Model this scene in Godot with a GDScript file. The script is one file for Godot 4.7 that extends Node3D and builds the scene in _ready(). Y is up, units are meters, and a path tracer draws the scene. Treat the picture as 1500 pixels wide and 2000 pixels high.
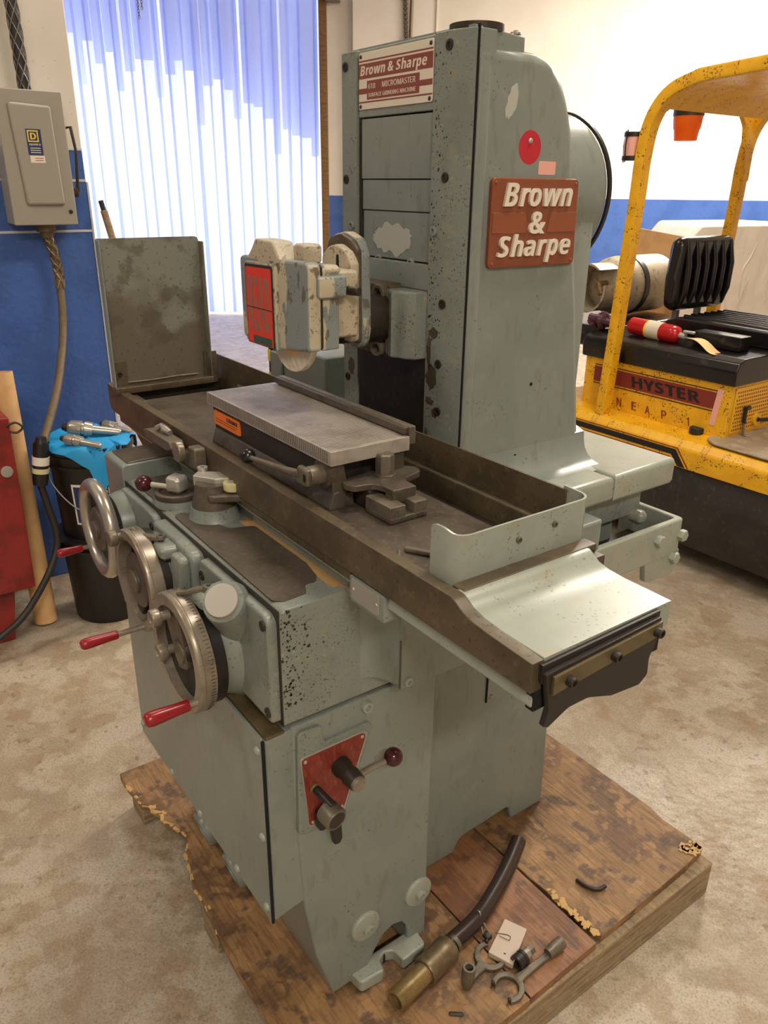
extends Node3D
# Machine shop: a surface grinder on a wooden skid, a yellow forklift, a blue-and-white wall and a strip curtain.

var M := {}
var cur: Node3D            # the thing that parts are added to
var taken := {}
const FX := Basis(Vector3(0, 0, 1), Vector3(0, 1, 0), Vector3(1, 0, 0))   # profile (z, y) swept along x
const FY := Basis(Vector3(1, 0, 0), Vector3(0, 0, 1), Vector3(0, 1, 0))   # profile (x, z) swept along y
const FZ := Basis(Vector3(1, 0, 0), Vector3(0, 1, 0), Vector3(0, 0, 1))   # profile (x, y) swept along z

# ---------------------------------------------------------------- mesh builder: triangle soup, creased normals
class MB:
	var v := PackedVector3Array()
	var mark := 0
	func begin(): mark = v.size()
	func tri(a, b, c):
		v.append(a); v.append(b); v.append(c)
	func quad(a, b, c, d):
		tri(a, b, c); tri(a, c, d)
	func finish():          # turns the last closed shape right side out
		var s := 0.0
		var o := v[mark]
		for i in range(mark, v.size(), 3):
			s += (v[i] - o).dot((v[i + 1] - o).cross(v[i + 2] - o))
		if s < 0.0:
			for i in range(mark, v.size(), 3):
				var t := v[i + 1]
				v[i + 1] = v[i + 2]
				v[i + 2] = t
		return self
	func box(c: Vector3, s: Vector3, b := 0.0015, ba := Basis()):
		begin()
		var h := s * 0.5
		b = minf(b, minf(h.x, minf(h.y, h.z)) * 0.9)
		var P = func(sx, sy, sz, ax): # corner vertex lying on the face across axis ax
			var p := Vector3(sx * (h.x - (0.0 if ax == 0 else b)), sy * (h.y - (0.0 if ax == 1 else b)), sz * (h.z - (0.0 if ax == 2 else b)))
			return c + ba * p
		for s1 in [-1, 1]:
			_q(P.call(s1, -1, -1, 0), P.call(s1, 1, -1, 0), P.call(s1, 1, 1, 0), P.call(s1, -1, 1, 0), s1 > 0)
			_q(P.call(-1, s1, -1, 1), P.call(-1, s1, 1, 1), P.call(1, s1, 1, 1), P.call(1, s1, -1, 1), s1 > 0)
			_q(P.call(-1, -1, s1, 2), P.call(1, -1, s1, 2), P.call(1, 1, s1, 2), P.call(-1, 1, s1, 2), s1 > 0)
			for s2 in [-1, 1]:
				_q(P.call(s1, s2, -1, 0), P.call(s1, s2, 1, 0), P.call(s1, s2, 1, 1), P.call(s1, s2, -1, 1), s1 * s2 < 0)
				_q(P.call(s1, -1, s2, 0), P.call(s1, 1, s2, 0), P.call(s1, 1, s2, 2), P.call(s1, -1, s2, 2), s1 * s2 > 0)
				_q(P.call(-1, s1, s2, 1), P.call(1, s1, s2, 1), P.call(1, s1, s2, 2), P.call(-1, s1, s2, 2), s1 * s2 < 0)
				for s3 in [-1, 1]:
					if s1 * s2 * s3 > 0: tri(P.call(s1, s2, s3, 0), P.call(s1, s2, s3, 1), P.call(s1, s2, s3, 2))
					else: tri(P.call(s1, s2, s3, 0), P.call(s1, s2, s3, 2), P.call(s1, s2, s3, 1))
		return self
	func _q(a, b, c, d, keep):
		if keep: quad(a, b, c, d)
		else: quad(a, d, c, b)
	func span(a: Vector3, b: Vector3, bev := 0.0015):      # box between two corners
		return box((a + b) * 0.5, (b - a).abs(), bev)
	func inset(p: PackedVector2Array, d: float) -> PackedVector2Array:
		var out := PackedVector2Array()
		var n := p.size()
		var area := 0.0
		for i in n: area += p[i].cross(p[(i + 1) % n])
		var sg := 1.0 if area > 0.0 else -1.0
		for i in n:
			var a := (p[i] - p[(i + n - 1) % n]).normalized()
			var b := (p[(i + 1) % n] - p[i]).normalized()
			var na := Vector2(-a.y, a.x) * sg
			var nb := Vector2(-b.y, b.x) * sg
			var m := na + nb
			m = m / maxf(m.length_squared() * 0.5, 0.35)
			out.append(p[i] + m * d)
		return out
	func _clean(p: PackedVector2Array, q: PackedVector2Array) -> bool:
		var n := p.size()
		for i in n:
			if (p[(i + 1) % n] - p[i]).dot(q[(i + 1) % n] - q[i]) <= 0.0: return false
		return Geometry2D.triangulate_polygon(q).size() == (n - 2) * 3
	func prism(p: PackedVector2Array, z0: float, z1: float, fr: Transform3D, bev := 0.0):
		begin()
		var n := p.size()
		var rings := []
		while bev > 0.0 and not _clean(p, inset(p, bev)): bev = bev * 0.75 if bev > 0.0004 else 0.0
		var q := inset(p, bev) if bev > 0.0 else p
		if bev > 0.0:
			var q2 := inset(p, bev * 0.3)
			rings = [[q, z0], [q2, z0 + bev * 0.3], [p, z0 + bev], [p, z1 - bev], [q2, z1 - bev * 0.3], [q, z1]]
		else:
			rings = [[p, z0], [p, z1]]
		for k in rings.size() - 1:
			for i in n:
				var j := (i + 1) % n
				quad(_at(rings[k], i, fr), _at(rings[k], j, fr), _at(rings[k + 1], j, fr), _at(rings[k + 1], i, fr))
		var ix := Geometry2D.triangulate_polygon(q)
		if ix.is_empty(): push_warning("no cap"); print("no cap ", p)
		var area := 0.0
		for i in n: area += p[i].cross(p[(i + 1) % n])
		for i in range(0, ix.size(), 3):
			var t := [ix[i], ix[i + 1], ix[i + 2]]
			if ((q[t[1]] - q[t[0]]).cross(q[t[2]] - q[t[0]]) > 0.0) != (area > 0.0): t = [t[0], t[2], t[1]]
			var e = rings[-1]
			tri(_at(e, t[0], fr), _at(e, t[1], fr), _at(e, t[2], fr))
			e = rings[0]
			tri(_at(e, t[0], fr), _at(e, t[2], fr), _at(e, t[1], fr))
		return finish()
	func _at(r, i, fr): return fr * Vector3(r[0][i].x, r[0][i].y, r[1])
	func lathe(pr: Array, fr: Transform3D, seg := 24, a0 := 0.0, a1 := TAU):       # pr: (radius, height), turned round the frame's z
		begin()
		for k in pr.size() - 1:
			for i in seg:
				var t0 := a0 + (a1 - a0) * i / seg
				var t1 := a0 + (a1 - a0) * (i + 1) / seg
				var A = fr * Vector3(pr[k].x * cos(t0), pr[k].x * sin(t0), pr[k].y)
				var B = fr * Vector3(pr[k].x * cos(t1), pr[k].x * sin(t1), pr[k].y)
				var C = fr * Vector3(pr[k + 1].x * cos(t1), pr[k + 1].x * sin(t1), pr[k + 1].y)
				var D = fr * Vector3(pr[k + 1].x * cos(t0), pr[k + 1].x * sin(t0), pr[k + 1].y)
				if pr[k].x > 1e-6: tri(A, B, C)
				if pr[k + 1].x > 1e-6: tri(A, C, D)
		return finish()
	func cyl(a: Vector3, b: Vector3, r: float, seg := 20, bev := 0.001):
		var L := a.distance_to(b)
		return lathe([Vector2(0, 0), Vector2(r - bev, 0), Vector2(r, bev), Vector2(r, L - bev), Vector2(r - bev, L), Vector2(0, L)], frame(a, b - a), seg)
	func ball(c: Vector3, r: float, seg := 20, squash := 1.0, fr := Basis()):
		var pr := []
		for i in 13: pr.append(Vector2(maxf(r * sin(PI * i / 12.0), 0.0), -r * cos(PI * i / 12.0) * squash))
		pr[0].x = 0; pr[12].x = 0
		return lathe(pr, Transform3D(fr, c), seg)
	func tube(pts: Array, r, seg := 10, closed := false):
		begin()
		var n := pts.size()
		var rings := []
		var up := Vector3.UP
		for i in n:
			var d: Vector3
			if closed: d = pts[(i + 1) % n] - pts[(i + n - 1) % n]
			else: d = pts[mini(i + 1, n - 1)] - pts[maxi(i - 1, 0)]
			d = d.normalized()
			if i == 0 and absf(d.dot(up)) > 0.9: up = Vector3.RIGHT
			var s := d.cross(up).normalized()
			up = s.cross(d).normalized()
			var rr: float = r[i] if r is Array else r
			var ring := []
			for k in seg: ring.append(pts[i] + (s * cos(TAU * k / seg) + up * sin(TAU * k / seg)) * rr)
			rings.append(ring)
		return _skin(rings, closed)
	func _skin(rings, closed := false):
		var n: int = rings.size()
		var seg: int = rings[0].size()
		for i in (n if closed else n - 1):
			for k in seg:
				var j := (k + 1) % seg
				quad(rings[i][k], rings[i][j], rings[(i + 1) % n][j], rings[(i + 1) % n][k])
		if not closed:
			for e in [0, n - 1]:
				var c := Vector3.ZERO
				for p in rings[e]: c += p / seg
				for k in seg:
					if e == 0: tri(c, rings[e][(k + 1) % seg], rings[e][k])
					else: tri(c, rings[e][k], rings[e][(k + 1) % seg])
		return finish()
	func loft(rings: Array):
		begin()
		return _skin(rings)
	func sheet(path: Array, y0: Array, y1: Array, th: float):     # upright sheet along a path of (x, z)
		begin()
		var n := path.size()
		var rings := []
		for i in n:
			var d: Vector2 = (path[mini(i + 1, n - 1)] - path[maxi(i - 1, 0)]).normalized()
			var m := Vector2(-d.y, d.x) * th * 0.5
			var p: Vector2 = path[i]
			var a := p + m
			var b := p - m
			rings.append([Vector3(a.x, y0[i], a.y), Vector3(b.x, y0[i], b.y), Vector3(b.x, y1[i], b.y), Vector3(a.x, y1[i], a.y)])
		return _skin(rings)
	func screw(p: Vector3, d: Vector3, r: float, h: float, seg := 16):    # socket head screw
		return lathe([Vector2(0, h * 0.35), Vector2(r * 0.5, h * 0.35), Vector2(r * 0.55, h), Vector2(r * 0.88, h), Vector2(r, h * 0.85), Vector2(r, 0), Vector2(0, 0)], frame(p, d), seg)
	func hexbolt(p: Vector3, d: Vector3, r: float, h: float):
		return lathe([Vector2(0, 0), Vector2(r, 0), Vector2(r, h * 0.85), Vector2(r * 0.85, h), Vector2(0, h)], frame(p, d), 6)
	func rivet(p: Vector3, d: Vector3, r: float):
		return lathe([Vector2(r, 0), Vector2(r * 0.9, r * 0.35), Vector2(r * 0.5, r * 0.6), Vector2(0, r * 0.7)], frame(p, d), 12)
	static func frame(o: Vector3, d: Vector3) -> Transform3D:
		var z := d.normalized()
		var x := (Vector3.UP if absf(z.y) < 0.9 else Vector3.RIGHT).cross(z).normalized()
		return Transform3D(Basis(x, z.cross(x), z), o)
	func mesh(origin := Vector3.ZERO, crease := 0.68) -> ArrayMesh:
		var n := v.size()
		var fn := PackedVector3Array()
		fn.resize(n / 3)
		var at := {}
		var keys := []
		keys.resize(n)
		for f in n / 3:
			fn[f] = (v[f * 3 + 1] - v[f * 3]).cross(v[f * 3 + 2] - v[f * 3])
			for k in 3:
				var p := v[f * 3 + k] * 20000.0
				var key := Vector3i(roundi(p.x), roundi(p.y), roundi(p.z))
				keys[f * 3 + k] = key
				if at.has(key): at[key].append(f)
				else: at[key] = [f]
		var un := PackedVector3Array()
		un.resize(n / 3)
		for f in n / 3: un[f] = fn[f].normalized()
		var nv := PackedVector3Array()
		var vv := PackedVector3Array()
		nv.resize(n); vv.resize(n)
		for f in n / 3:
			var o := [0, 2, 1]
			for k in 3:
				var s := Vector3.ZERO
				for g in at[keys[f * 3 + k]]:
					if un[g].dot(un[f]) > crease: s += fn[g]
				nv[f * 3 + o[k]] = s.normalized() if s.length_squared() > 1e-20 else Vector3.UP
				vv[f * 3 + o[k]] = v[f * 3 + k] - origin
		var a := []
		a.resize(Mesh.ARRAY_MAX)
		a[Mesh.ARRAY_VERTEX] = vv
		a[Mesh.ARRAY_NORMAL] = nv
		var m := ArrayMesh.new()
		m.add_surface_from_arrays(Mesh.PRIMITIVE_TRIANGLES, a)
		return m

func V(x, y, z) -> Vector3: return Vector3(x, y, z)
func P(a: Array) -> PackedVector2Array:          # flat list x, y, x, y ...
	var o := PackedVector2Array()
	for i in range(0, a.size(), 2): o.append(Vector2(a[i], a[i + 1]))
	return o
func rp(a: Array, r, steps := 5) -> PackedVector2Array:   # polygon with rounded corners
	var p := P(a)
	var n := p.size()
	var o := PackedVector2Array()
	for i in n:
		var rr: float = r[i] if r is Array else r
		if rr <= 0.0:
			o.append(p[i]); continue
		var a0 := (p[(i + n - 1) % n] - p[i]).normalized()
		var b0 := (p[(i + 1) % n] - p[i]).normalized()
		var ang := a0.angle_to(b0)
		var d := rr / maxf(tan(absf(ang) * 0.5), 0.01)
		for k in steps + 1:
			var t := float(k) / steps
			var u := p[i] + a0 * d
			var w := p[i] + b0 * d
			var c := u.lerp(p[i], t).lerp(p[i].lerp(w, t), t)
			if o.is_empty() or o[-1].distance_to(c) > 1e-6: o.append(c)
	if o[0].distance_to(o[-1]) < 1e-6: o.remove_at(o.size() - 1)
	return o
func circ(cx, cy, r, n := 24) -> PackedVector2Array:
	var o := PackedVector2Array()
	for i in n: o.append(Vector2(cx + r * cos(TAU * i / n), cy + r * sin(TAU * i / n)))
	return o
func T(b: Basis, o := Vector3.ZERO) -> Transform3D: return Transform3D(b, o)
func spl(pts: Array, n := 8) -> Array:            # smooth curve through points
	var c := Curve3D.new()
	for i in pts.size():
		var d: Vector3 = (pts[mini(i + 1, pts.size() - 1)] - pts[maxi(i - 1, 0)]) / 6.0
		c.add_point(pts[i], -d, d)
	var o := []
	for i in (pts.size() - 1) * n + 1: o.append(c.sample(int(float(i) / n), fmod(float(i) / n, 1.0)) if i < (pts.size() - 1) * n else pts[-1])
	return o

# ---------------------------------------------------------------- scene tree helpers
func numbered(s: String) -> String:
	var k: int = taken.get(s, 0)
	taken[s] = k + 1
	return s if k == 0 else "%s_%03d" % [s, k]
func thing(called: String, label: String, category: String, at := Vector3.ZERO, group := "") -> Node3D:
	var o := Node3D.new()
	o.name = numbered(called)
	o.position = at
	add_child(o)
	tag(o, label, category, group)
	cur = o
	return o
func tag(o, label, category, group := ""):
	o.set_meta("label", label)
	o.set_meta("category", category)
	if group: o.set_meta("group", group)
	return o
func place(o, parent) -> Vector3:                 # where a node stands in the scene
	var p := Vector3.ZERO
	while parent is Node3D and parent != self:
		p += parent.position
		parent = parent.get_parent()
	return p
func part(called: String, mb, mat: String, parent = null) -> MeshInstance3D:    # geometry in scene coordinates
	if parent == null: parent = cur
	var o := MeshInstance3D.new()
	o.name = called
	o.mesh = mb.mesh(place(o, parent))
	o.material_override = M[mat]
	o.cast_shadow = GeometryInstance3D.SHADOW_CASTING_SETTING_ON
	parent.add_child(o, true)
	return o
func solo(called: String, mb, mat: String, label: String, category: String, at: Vector3, group := "") -> MeshInstance3D:
	var o := MeshInstance3D.new()
	o.name = numbered(called)
	o.mesh = mb.mesh(at)
	o.material_override = M[mat]
	o.position = at
	add_child(o)
	return tag(o, label, category, group)
func struct(called: String, mb, mat: String) -> MeshInstance3D:
	var o := MeshInstance3D.new()
	o.name = numbered(called)
	o.mesh = mb.mesh()
	o.material_override = M[mat]
	add_child(o)
	o.set_meta("kind", "structure")
	return o
func dup(o: Node3D, called: String, shift: Vector3, label := "", turn := 0.0):
	var r = o.duplicate()
	r.name = numbered(called)
	add_child(r)
	r.position = o.position + shift
	r.rotation.y += turn
	if label: r.set_meta("label", label)
	return r
func letters(called: String, text: String, mat: String, fr: Transform3D, w: float, h: float, depth := 0.001, slant := 0.0, bold := true, parent = null):
	# lettering w wide and h high (capitals), its lower left corner at the frame's origin, raised along the frame's z
	var f := SystemFont.new()
	f.font_names = PackedStringArray(["Droid Sans"])
	f.font_weight = 700 if bold else 400
	var t := TextMesh.new()
	t.text = text
	t.font = f
	t.font_size = 32
	t.pixel_size = 0.01
	t.depth = 0.1
	t.curve_step = 1.5
	var a := t.get_mesh_arrays()
	var vs: PackedVector3Array = a[Mesh.ARRAY_VERTEX]
	var ns: PackedVector3Array = a[Mesh.ARRAY_NORMAL]
	var ix = a[Mesh.ARRAY_INDEX]
	var t2 := TextMesh.new()
	t2.text = "E"; t2.font = f; t2.font_size = 32; t2.pixel_size = 0.01; t2.depth = 0.1
	var cap := AABB()
	var vs2: PackedVector3Array = t2.get_mesh_arrays()[Mesh.ARRAY_VERTEX]
	cap.position = vs2[0]
	for p in vs2: cap = cap.expand(p)
	var bb := AABB(vs[0], Vector3.ZERO)
	for p in vs: bb = bb.expand(p)
	var out := MB.new()
	var base := cap.position.y
	var pt := func(i):
		var p: Vector3 = vs[i]
		var y := (p.y - base) / cap.size.y * h
		return fr * Vector3((p.x - bb.position.x) / bb.size.x * w + y * slant, y, (p.z + 0.05) / 0.1 * depth)
	var cnt: int = ix.size() if ix != null and ix.size() else vs.size()
	for i in range(0, cnt, 3):
		var q := [i, i + 1, i + 2]
		if ix != null and ix.size(): q = [ix[i], ix[i + 1], ix[i + 2]]
		out.tri(pt.call(q[0]), pt.call(q[2]), pt.call(q[1]))
	return part(called, out, mat, parent)

# ---------------------------------------------------------------- materials
func noise_bytes(n: int, freq: float, sd: int, oct := 4, st := Vector2.ONE, cell := false) -> PackedByteArray:
	var f := FastNoiseLite.new()
	f.seed = sd
	f.noise_type = FastNoiseLite.TYPE_CELLULAR if cell else FastNoiseLite.TYPE_SIMPLEX_SMOOTH
	f.frequency = freq / n
	f.fractal_octaves = oct
	f.fractal_type = FastNoiseLite.FRACTAL_NONE if cell else FastNoiseLite.FRACTAL_FBM
	var im: Image = f.get_seamless_image(int(n / st.x), int(n / st.y))
	if st != Vector2.ONE: im.resize(n, n, Image.INTERPOLATE_CUBIC)
	im.convert(Image.FORMAT_L8)
	return im.get_data()
# layers: [frequency, seed, octaves, low, high, colour, strength, stretch]; each is laid over where its noise passes from low to high
func skin(n: int, base: Color, layers: Array) -> ImageTexture:
	var r := PackedFloat32Array(); r.resize(n * n); r.fill(base.r * 255.0)
	var g := PackedFloat32Array(); g.resize(n * n); g.fill(base.g * 255.0)
	var b := PackedFloat32Array(); b.resize(n * n); b.fill(base.b * 255.0)
	for L in layers:
		var nb := noise_bytes(n, L[0], L[1], L[2], L[7] if L.size() > 7 else Vector2.ONE)
		var lut := PackedFloat32Array()
		for i in 256: lut.append(smoothstep(L[3], L[4], i / 255.0) * L[6] if L[4] > L[3] else (1.0 - smoothstep(L[4], L[3], i / 255.0)) * L[6])
		var mb := PackedByteArray()
		var mlut := PackedFloat32Array()
		if L.size() > 8:
			mb = noise_bytes(n, L[8][0], L[8][1], 3)
			for i in 256: mlut.append(smoothstep(L[8][2], L[8][3], i / 255.0))
		var c: Color = L[5]
		var cr := c.r * 255.0
		var cg := c.g * 255.0
		var cb := c.b * 255.0
		for i in n * n:
			var a := lut[nb[i]]
			if a > 0.003 and mb: a *= mlut[mb[i]]
			if a > 0.003:
				r[i] += (cr - r[i]) * a
				g[i] += (cg - g[i]) * a
				b[i] += (cb - b[i]) * a
	var d := PackedByteArray(); d.resize(n * n * 3)
	for i in n * n:
		d[i * 3] = int(r[i]); d[i * 3 + 1] = int(g[i]); d[i * 3 + 2] = int(b[i])
	return ImageTexture.create_from_image(Image.create_from_data(n, n, false, Image.FORMAT_RGB8, d))
func bumps(n: int, freq: float, sd: int, strength: float, st := Vector2.ONE) -> ImageTexture:
	var im := Image.create_from_data(n, n, false, Image.FORMAT_L8, noise_bytes(n, freq, sd, 4, st))
	im.bump_map_to_normal_map(strength)
	return ImageTexture.create_from_image(im)
func C(r, g, b) -> Color: return Color(r / 255.0, g / 255.0, b / 255.0)
func mat(called: String, color: Color, rough := 0.5, metal := 0.0, tex = null, tile := 1.0, nrm = null, nscale := 0.5) -> StandardMaterial3D:
	var m := StandardMaterial3D.new()
	m.resource_name = called
	m.albedo_color = color
	m.roughness = rough
	m.metallic = metal
	if tex != null or nrm != null:
		m.uv1_triplanar = true
		m.uv1_world_triplanar = true
		m.uv1_triplanar_sharpness = 6.0
		m.uv1_scale = Vector3.ONE / tile
	if tex != null: m.albedo_texture = tex
	if nrm != null:
		m.normal_enabled = true
		m.normal_texture = nrm
		m.normal_scale = nscale
	M[called] = m
	return m
func materials():
	# [frequency, seed, octaves, low, high, colour, strength, stretch, mask [frequency, seed, low, high]]
	var u := Vector2.ONE
	var t_paint = skin(512, C(131, 138, 131), [[3.0, 11, 4, 0.35, 0.75, C(124, 132, 126), 0.8], [12.0, 12, 4, 0.6, 0.85, C(141, 147, 139), 0.4], [90.0, 13, 2, 0.80, 0.83, C(88, 84, 74), 0.9, u, [6.0, 14, 0.6, 0.7]], [30.0, 15, 3, 0.66, 0.85, C(112, 112, 100), 0.35, Vector2(1, 4)]])
	var t_worn = skin(1024, C(129, 136, 129), [[6.0, 21, 4, 0.4, 0.8, C(121, 128, 121), 0.7], [14.0, 22, 5, 0.62, 0.85, C(150, 144, 120), 0.5], [90.0, 23, 4, 0.70, 0.74, C(72, 63, 52), 0.85, u, [7.0, 25, 0.56, 0.7]], [45.0, 26, 5, 0.70, 0.74, C(170, 158, 130), 0.5, u, [9.0, 27, 0.62, 0.74]], [150.0, 24, 3, 0.80, 0.83, C(66, 58, 50), 0.8]])
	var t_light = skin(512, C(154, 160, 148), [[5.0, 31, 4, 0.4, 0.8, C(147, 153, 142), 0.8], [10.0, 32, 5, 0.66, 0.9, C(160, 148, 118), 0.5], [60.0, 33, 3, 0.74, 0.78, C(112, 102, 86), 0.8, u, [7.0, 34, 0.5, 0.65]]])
	var t_guard = skin(512, C(132, 140, 138), [[4.0, 41, 6, 0.62, 0.635, C(192, 180, 154), 0.95, Vector2(1, 3)], [9.0, 42, 5, 0.74, 0.77, C(96, 86, 72), 0.8, Vector2(1, 2)], [60.0, 43, 4, 0.66, 0.70, C(104, 92, 78), 0.8, u, [5.0, 45, 0.5, 0.62]], [14.0, 44, 4, 0.7, 0.9, C(150, 142, 124), 0.5]])
	var t_cream = skin(512, C(190, 178, 154), [[4.0, 51, 5, 0.45, 0.8, C(166, 152, 130), 0.7], [14.0, 52, 4, 0.7, 0.82, C(116, 102, 84), 0.7], [60.0, 53, 3, 0.76, 0.82, C(84, 74, 62), 0.7]])
	var t_cast = skin(512, C(104, 95, 84), [[5.0, 61, 5, 0.4, 0.8, C(84, 75, 66), 0.9], [30.0, 62, 5, 0.58, 0.8, C(130, 120, 107), 0.5], [90.0, 63, 3, 0.7, 0.85, C(66, 59, 52), 0.6]])
	var t_brown = skin(512, C(100, 87, 69), [[4.0, 71, 5, 0.4, 0.75, C(84, 73, 58), 0.9], [18.0, 72, 4, 0.62, 0.85, C(122, 106, 82), 0.6], [50.0, 73, 3, 0.75, 0.82, C(64, 55, 45), 0.8]])
	var t_steel = skin(512, C(176, 168, 156), [[5.0, 81, 4, 0.4, 0.85, C(148, 139, 127), 0.7], [30.0, 82, 4, 0.55, 0.8, C(194, 187, 176), 0.5, Vector2(1, 8)], [40.0, 83, 3, 0.7, 0.85, C(124, 115, 103), 0.5, Vector2(6, 1)]])
	var t_concrete = skin(1024, C(172, 158, 139), [[3.0, 91, 5, 0.40, 0.75, C(152, 137, 117), 0.8], [6.0, 92, 7, 0.50, 0.68, C(192, 182, 167), 0.75], [9.0, 93, 7, 0.56, 0.72, C(156, 134, 106), 0.6], [14.0, 99, 7, 0.60, 0.66, C(190, 178, 160), 0.5], [220.0, 94, 3, 0.45, 0.85, C(126, 108, 88), 0.5], [300.0, 95, 2, 0.55, 0.85, C(222, 214, 200), 0.35], [40.0, 96, 5, 0.72, 0.80, C(120, 103, 85), 0.5, u, [5.0, 97, 0.5, 0.65]]])
	var t_ply = skin(1024, C(142, 108, 70), [[4.0, 101, 5, 0.42, 0.66, C(98, 72, 50), 0.8], [8.0, 102, 5, 0.58, 0.74, C(172, 134, 88), 0.7], [60.0, 103, 4, 0.5, 0.8, C(112, 82, 54), 0.6, Vector2(10, 1)], [7.0, 104, 7, 0.60, 0.78, C(78, 60, 48), 0.7], [120.0, 105, 3, 0.85, 0.88, C(44, 34, 28), 0.9], [70.0, 106, 4, 0.6, 0.8, C(150, 116, 76), 0.4, Vector2(1, 3)]])
	var t_ply2 = skin(512, C(140, 98, 66), [[4.0, 111, 5, 0.42, 0.65, C(114, 76, 52), 0.8], [40.0, 112, 4, 0.5, 0.8, C(154, 112, 76), 0.6, Vector2(10, 1)], [7.0, 113, 7, 0.60, 0.8, C(96, 70, 54), 0.7], [90.0, 114, 3, 0.86, 0.89, C(50, 38, 32), 0.9]])
	var t_wood = skin(512, C(152, 132, 103), [[24.0, 121, 4, 0.4, 0.8, C(124, 104, 79), 0.8, Vector2(10, 1)], [10.0, 122, 4, 0.6, 0.85, C(172, 150, 116), 0.6], [60.0, 123, 3, 0.74, 0.8, C(92, 76, 58), 0.7]])
	var t_wall = skin(512, C(226, 219, 208), [[3.0, 131, 4, 0.4, 0.8, C(220, 212, 200), 0.8], [90.0, 132, 3, 0.86, 0.89, C(150, 136, 120), 0.6]])
	var t_blue = skin(512, C(68, 102, 172), [[4.0, 141, 4, 0.4, 0.8, C(60, 92, 160), 0.8], [110.0, 142, 3, 0.86, 0.89, C(150, 164, 196), 0.6], [20.0, 143, 4, 0.75, 0.9, C(84, 114, 172), 0.5]])
	var t_yellow = skin(512, C(236, 178, 30), [[5.0, 151, 4, 0.4, 0.8, C(224, 162, 26), 0.7], [50.0, 152, 5, 0.68, 0.71, C(86, 62, 34), 0.9, u, [6.0, 154, 0.56, 0.68]], [110.0, 153, 3, 0.82, 0.85, C(70, 52, 36), 0.9]])
	var t_red = skin(512, C(140, 38, 33), [[5.0, 161, 4, 0.4, 0.8, C(112, 31, 28), 0.8], [50.0, 162, 5, 0.70, 0.76, C(84, 52, 44), 0.8]])
	var t_plate = skin(512, C(134, 50, 40), [[6.0, 171, 4, 0.45, 0.8, C(118, 43, 36), 0.7], [18.0, 172, 5, 0.62, 0.75, C(134, 96, 62), 0.7, Vector2(1, 4)], [30.0, 173, 4, 0.72, 0.8, C(92, 58, 46), 0.8]])
	var t_dark = skin(512, C(50, 46, 42), [[5.0, 181, 4, 0.45, 0.8, C(40, 37, 34), 0.8], [30.0, 182, 5, 0.66, 0.85, C(84, 76, 68), 0.5], [30.0, 183, 4, 0.7, 0.85, C(72, 67, 62), 0.4, Vector2(1, 8)]])
	var t_card = skin(256, C(214, 172, 120), [[5.0, 191, 4, 0.4, 0.8, C(204, 160, 108), 0.8]])
	var n_fine = bumps(512, 60.0, 201, 3.0)
	var n_floor = bumps(512, 30.0, 202, 3.0)
	var n_wood = bumps(512, 30.0, 203, 4.0, Vector2(8, 1))
	mat("paint", Color.WHITE, 0.29, 0.0, t_paint, 0.9)
	mat("paint_worn", Color.WHITE, 0.34, 0.0, t_worn, 0.7)
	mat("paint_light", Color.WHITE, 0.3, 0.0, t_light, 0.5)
	mat("paint_guard", Color.WHITE, 0.5, 0.0, t_guard, 0.4)
	mat("paint_cream", Color.WHITE, 0.5, 0.0, t_cream, 0.3)
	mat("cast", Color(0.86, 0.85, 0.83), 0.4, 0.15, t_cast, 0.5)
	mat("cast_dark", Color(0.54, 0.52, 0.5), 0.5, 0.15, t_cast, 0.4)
	mat("brown_steel", Color(0.93, 0.93, 0.9), 0.42, 0.12, t_brown, 0.6)
	mat("ground_steel", Color(1, 1, 1), 0.3, 0.2, t_steel, 0.35)
	mat("steel", Color(0.84, 0.82, 0.79), 0.32, 0.4, t_steel, 0.35)
	mat("steel_dull", Color(0.66, 0.64, 0.60), 0.42, 0.35, t_steel, 0.2)
	mat("chrome", C(178, 171, 160), 0.26, 0.7)
	mat("black_steel", Color.WHITE, 0.4, 0.2, t_dark, 0.5)
	mat("black", C(30, 28, 27), 0.4)
	mat("void", C(14, 13, 12), 0.9)
	mat("bakelite", C(66, 22, 26), 0.18)
	mat("black_knob", C(26, 25, 25), 0.2)
	mat("red_grip", C(142, 24, 34), 0.24)
	mat("rubber", C(38, 33, 30), 0.5)
	mat("hose", C(50, 38, 34), 0.32)
	mat("brass", C(206, 184, 130), 0.38, 0.35, t_steel, 0.2)
	mat("galv", C(186, 170, 144), 0.42, 0.55, t_steel, 0.15)
	mat("alu", C(182, 178, 170), 0.38, 0.5)
	mat("ivory", C(206, 198, 150), 0.45)
	mat("orange_label", C(232, 120, 44), 0.5)
	mat("ink", C(24, 21, 20), 0.6)
	mat("cream_print", C(226, 216, 198), 0.45)
	mat("maroon_print", C(138, 66, 56), 0.45)
	mat("sign_brown", C(134, 72, 46), 0.42)
	mat("sign_groove", C(142, 78, 50), 0.5)
	mat("plate_red", Color.WHITE, 0.4, 0.1, t_plate, 0.14)
	mat("guard_red", C(226, 62, 36), 0.45)
	mat("guard_grey", C(150, 106, 88), 0.5)
	mat("guard_green", C(62, 84, 68), 0.5)
	mat("red_sticker", C(190, 36, 52), 0.4)
	mat("pink_sticker", C(232, 172, 158), 0.5)
	mat("wheel_grit", C(206, 196, 180), 0.9, 0.0, null, 1.0, n_fine, 0.5)
	mat("concrete", Color(0.96, 0.955, 0.935), 0.46, 0.0, t_concrete, 1.7, n_floor, 0.3)
	mat("ply", Color.WHITE, 0.6, 0.0, t_ply, 0.62, n_wood, 0.4)
	mat("ply_red", Color.WHITE, 0.55, 0.0, t_ply2, 0.5, n_wood, 0.4)
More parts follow.
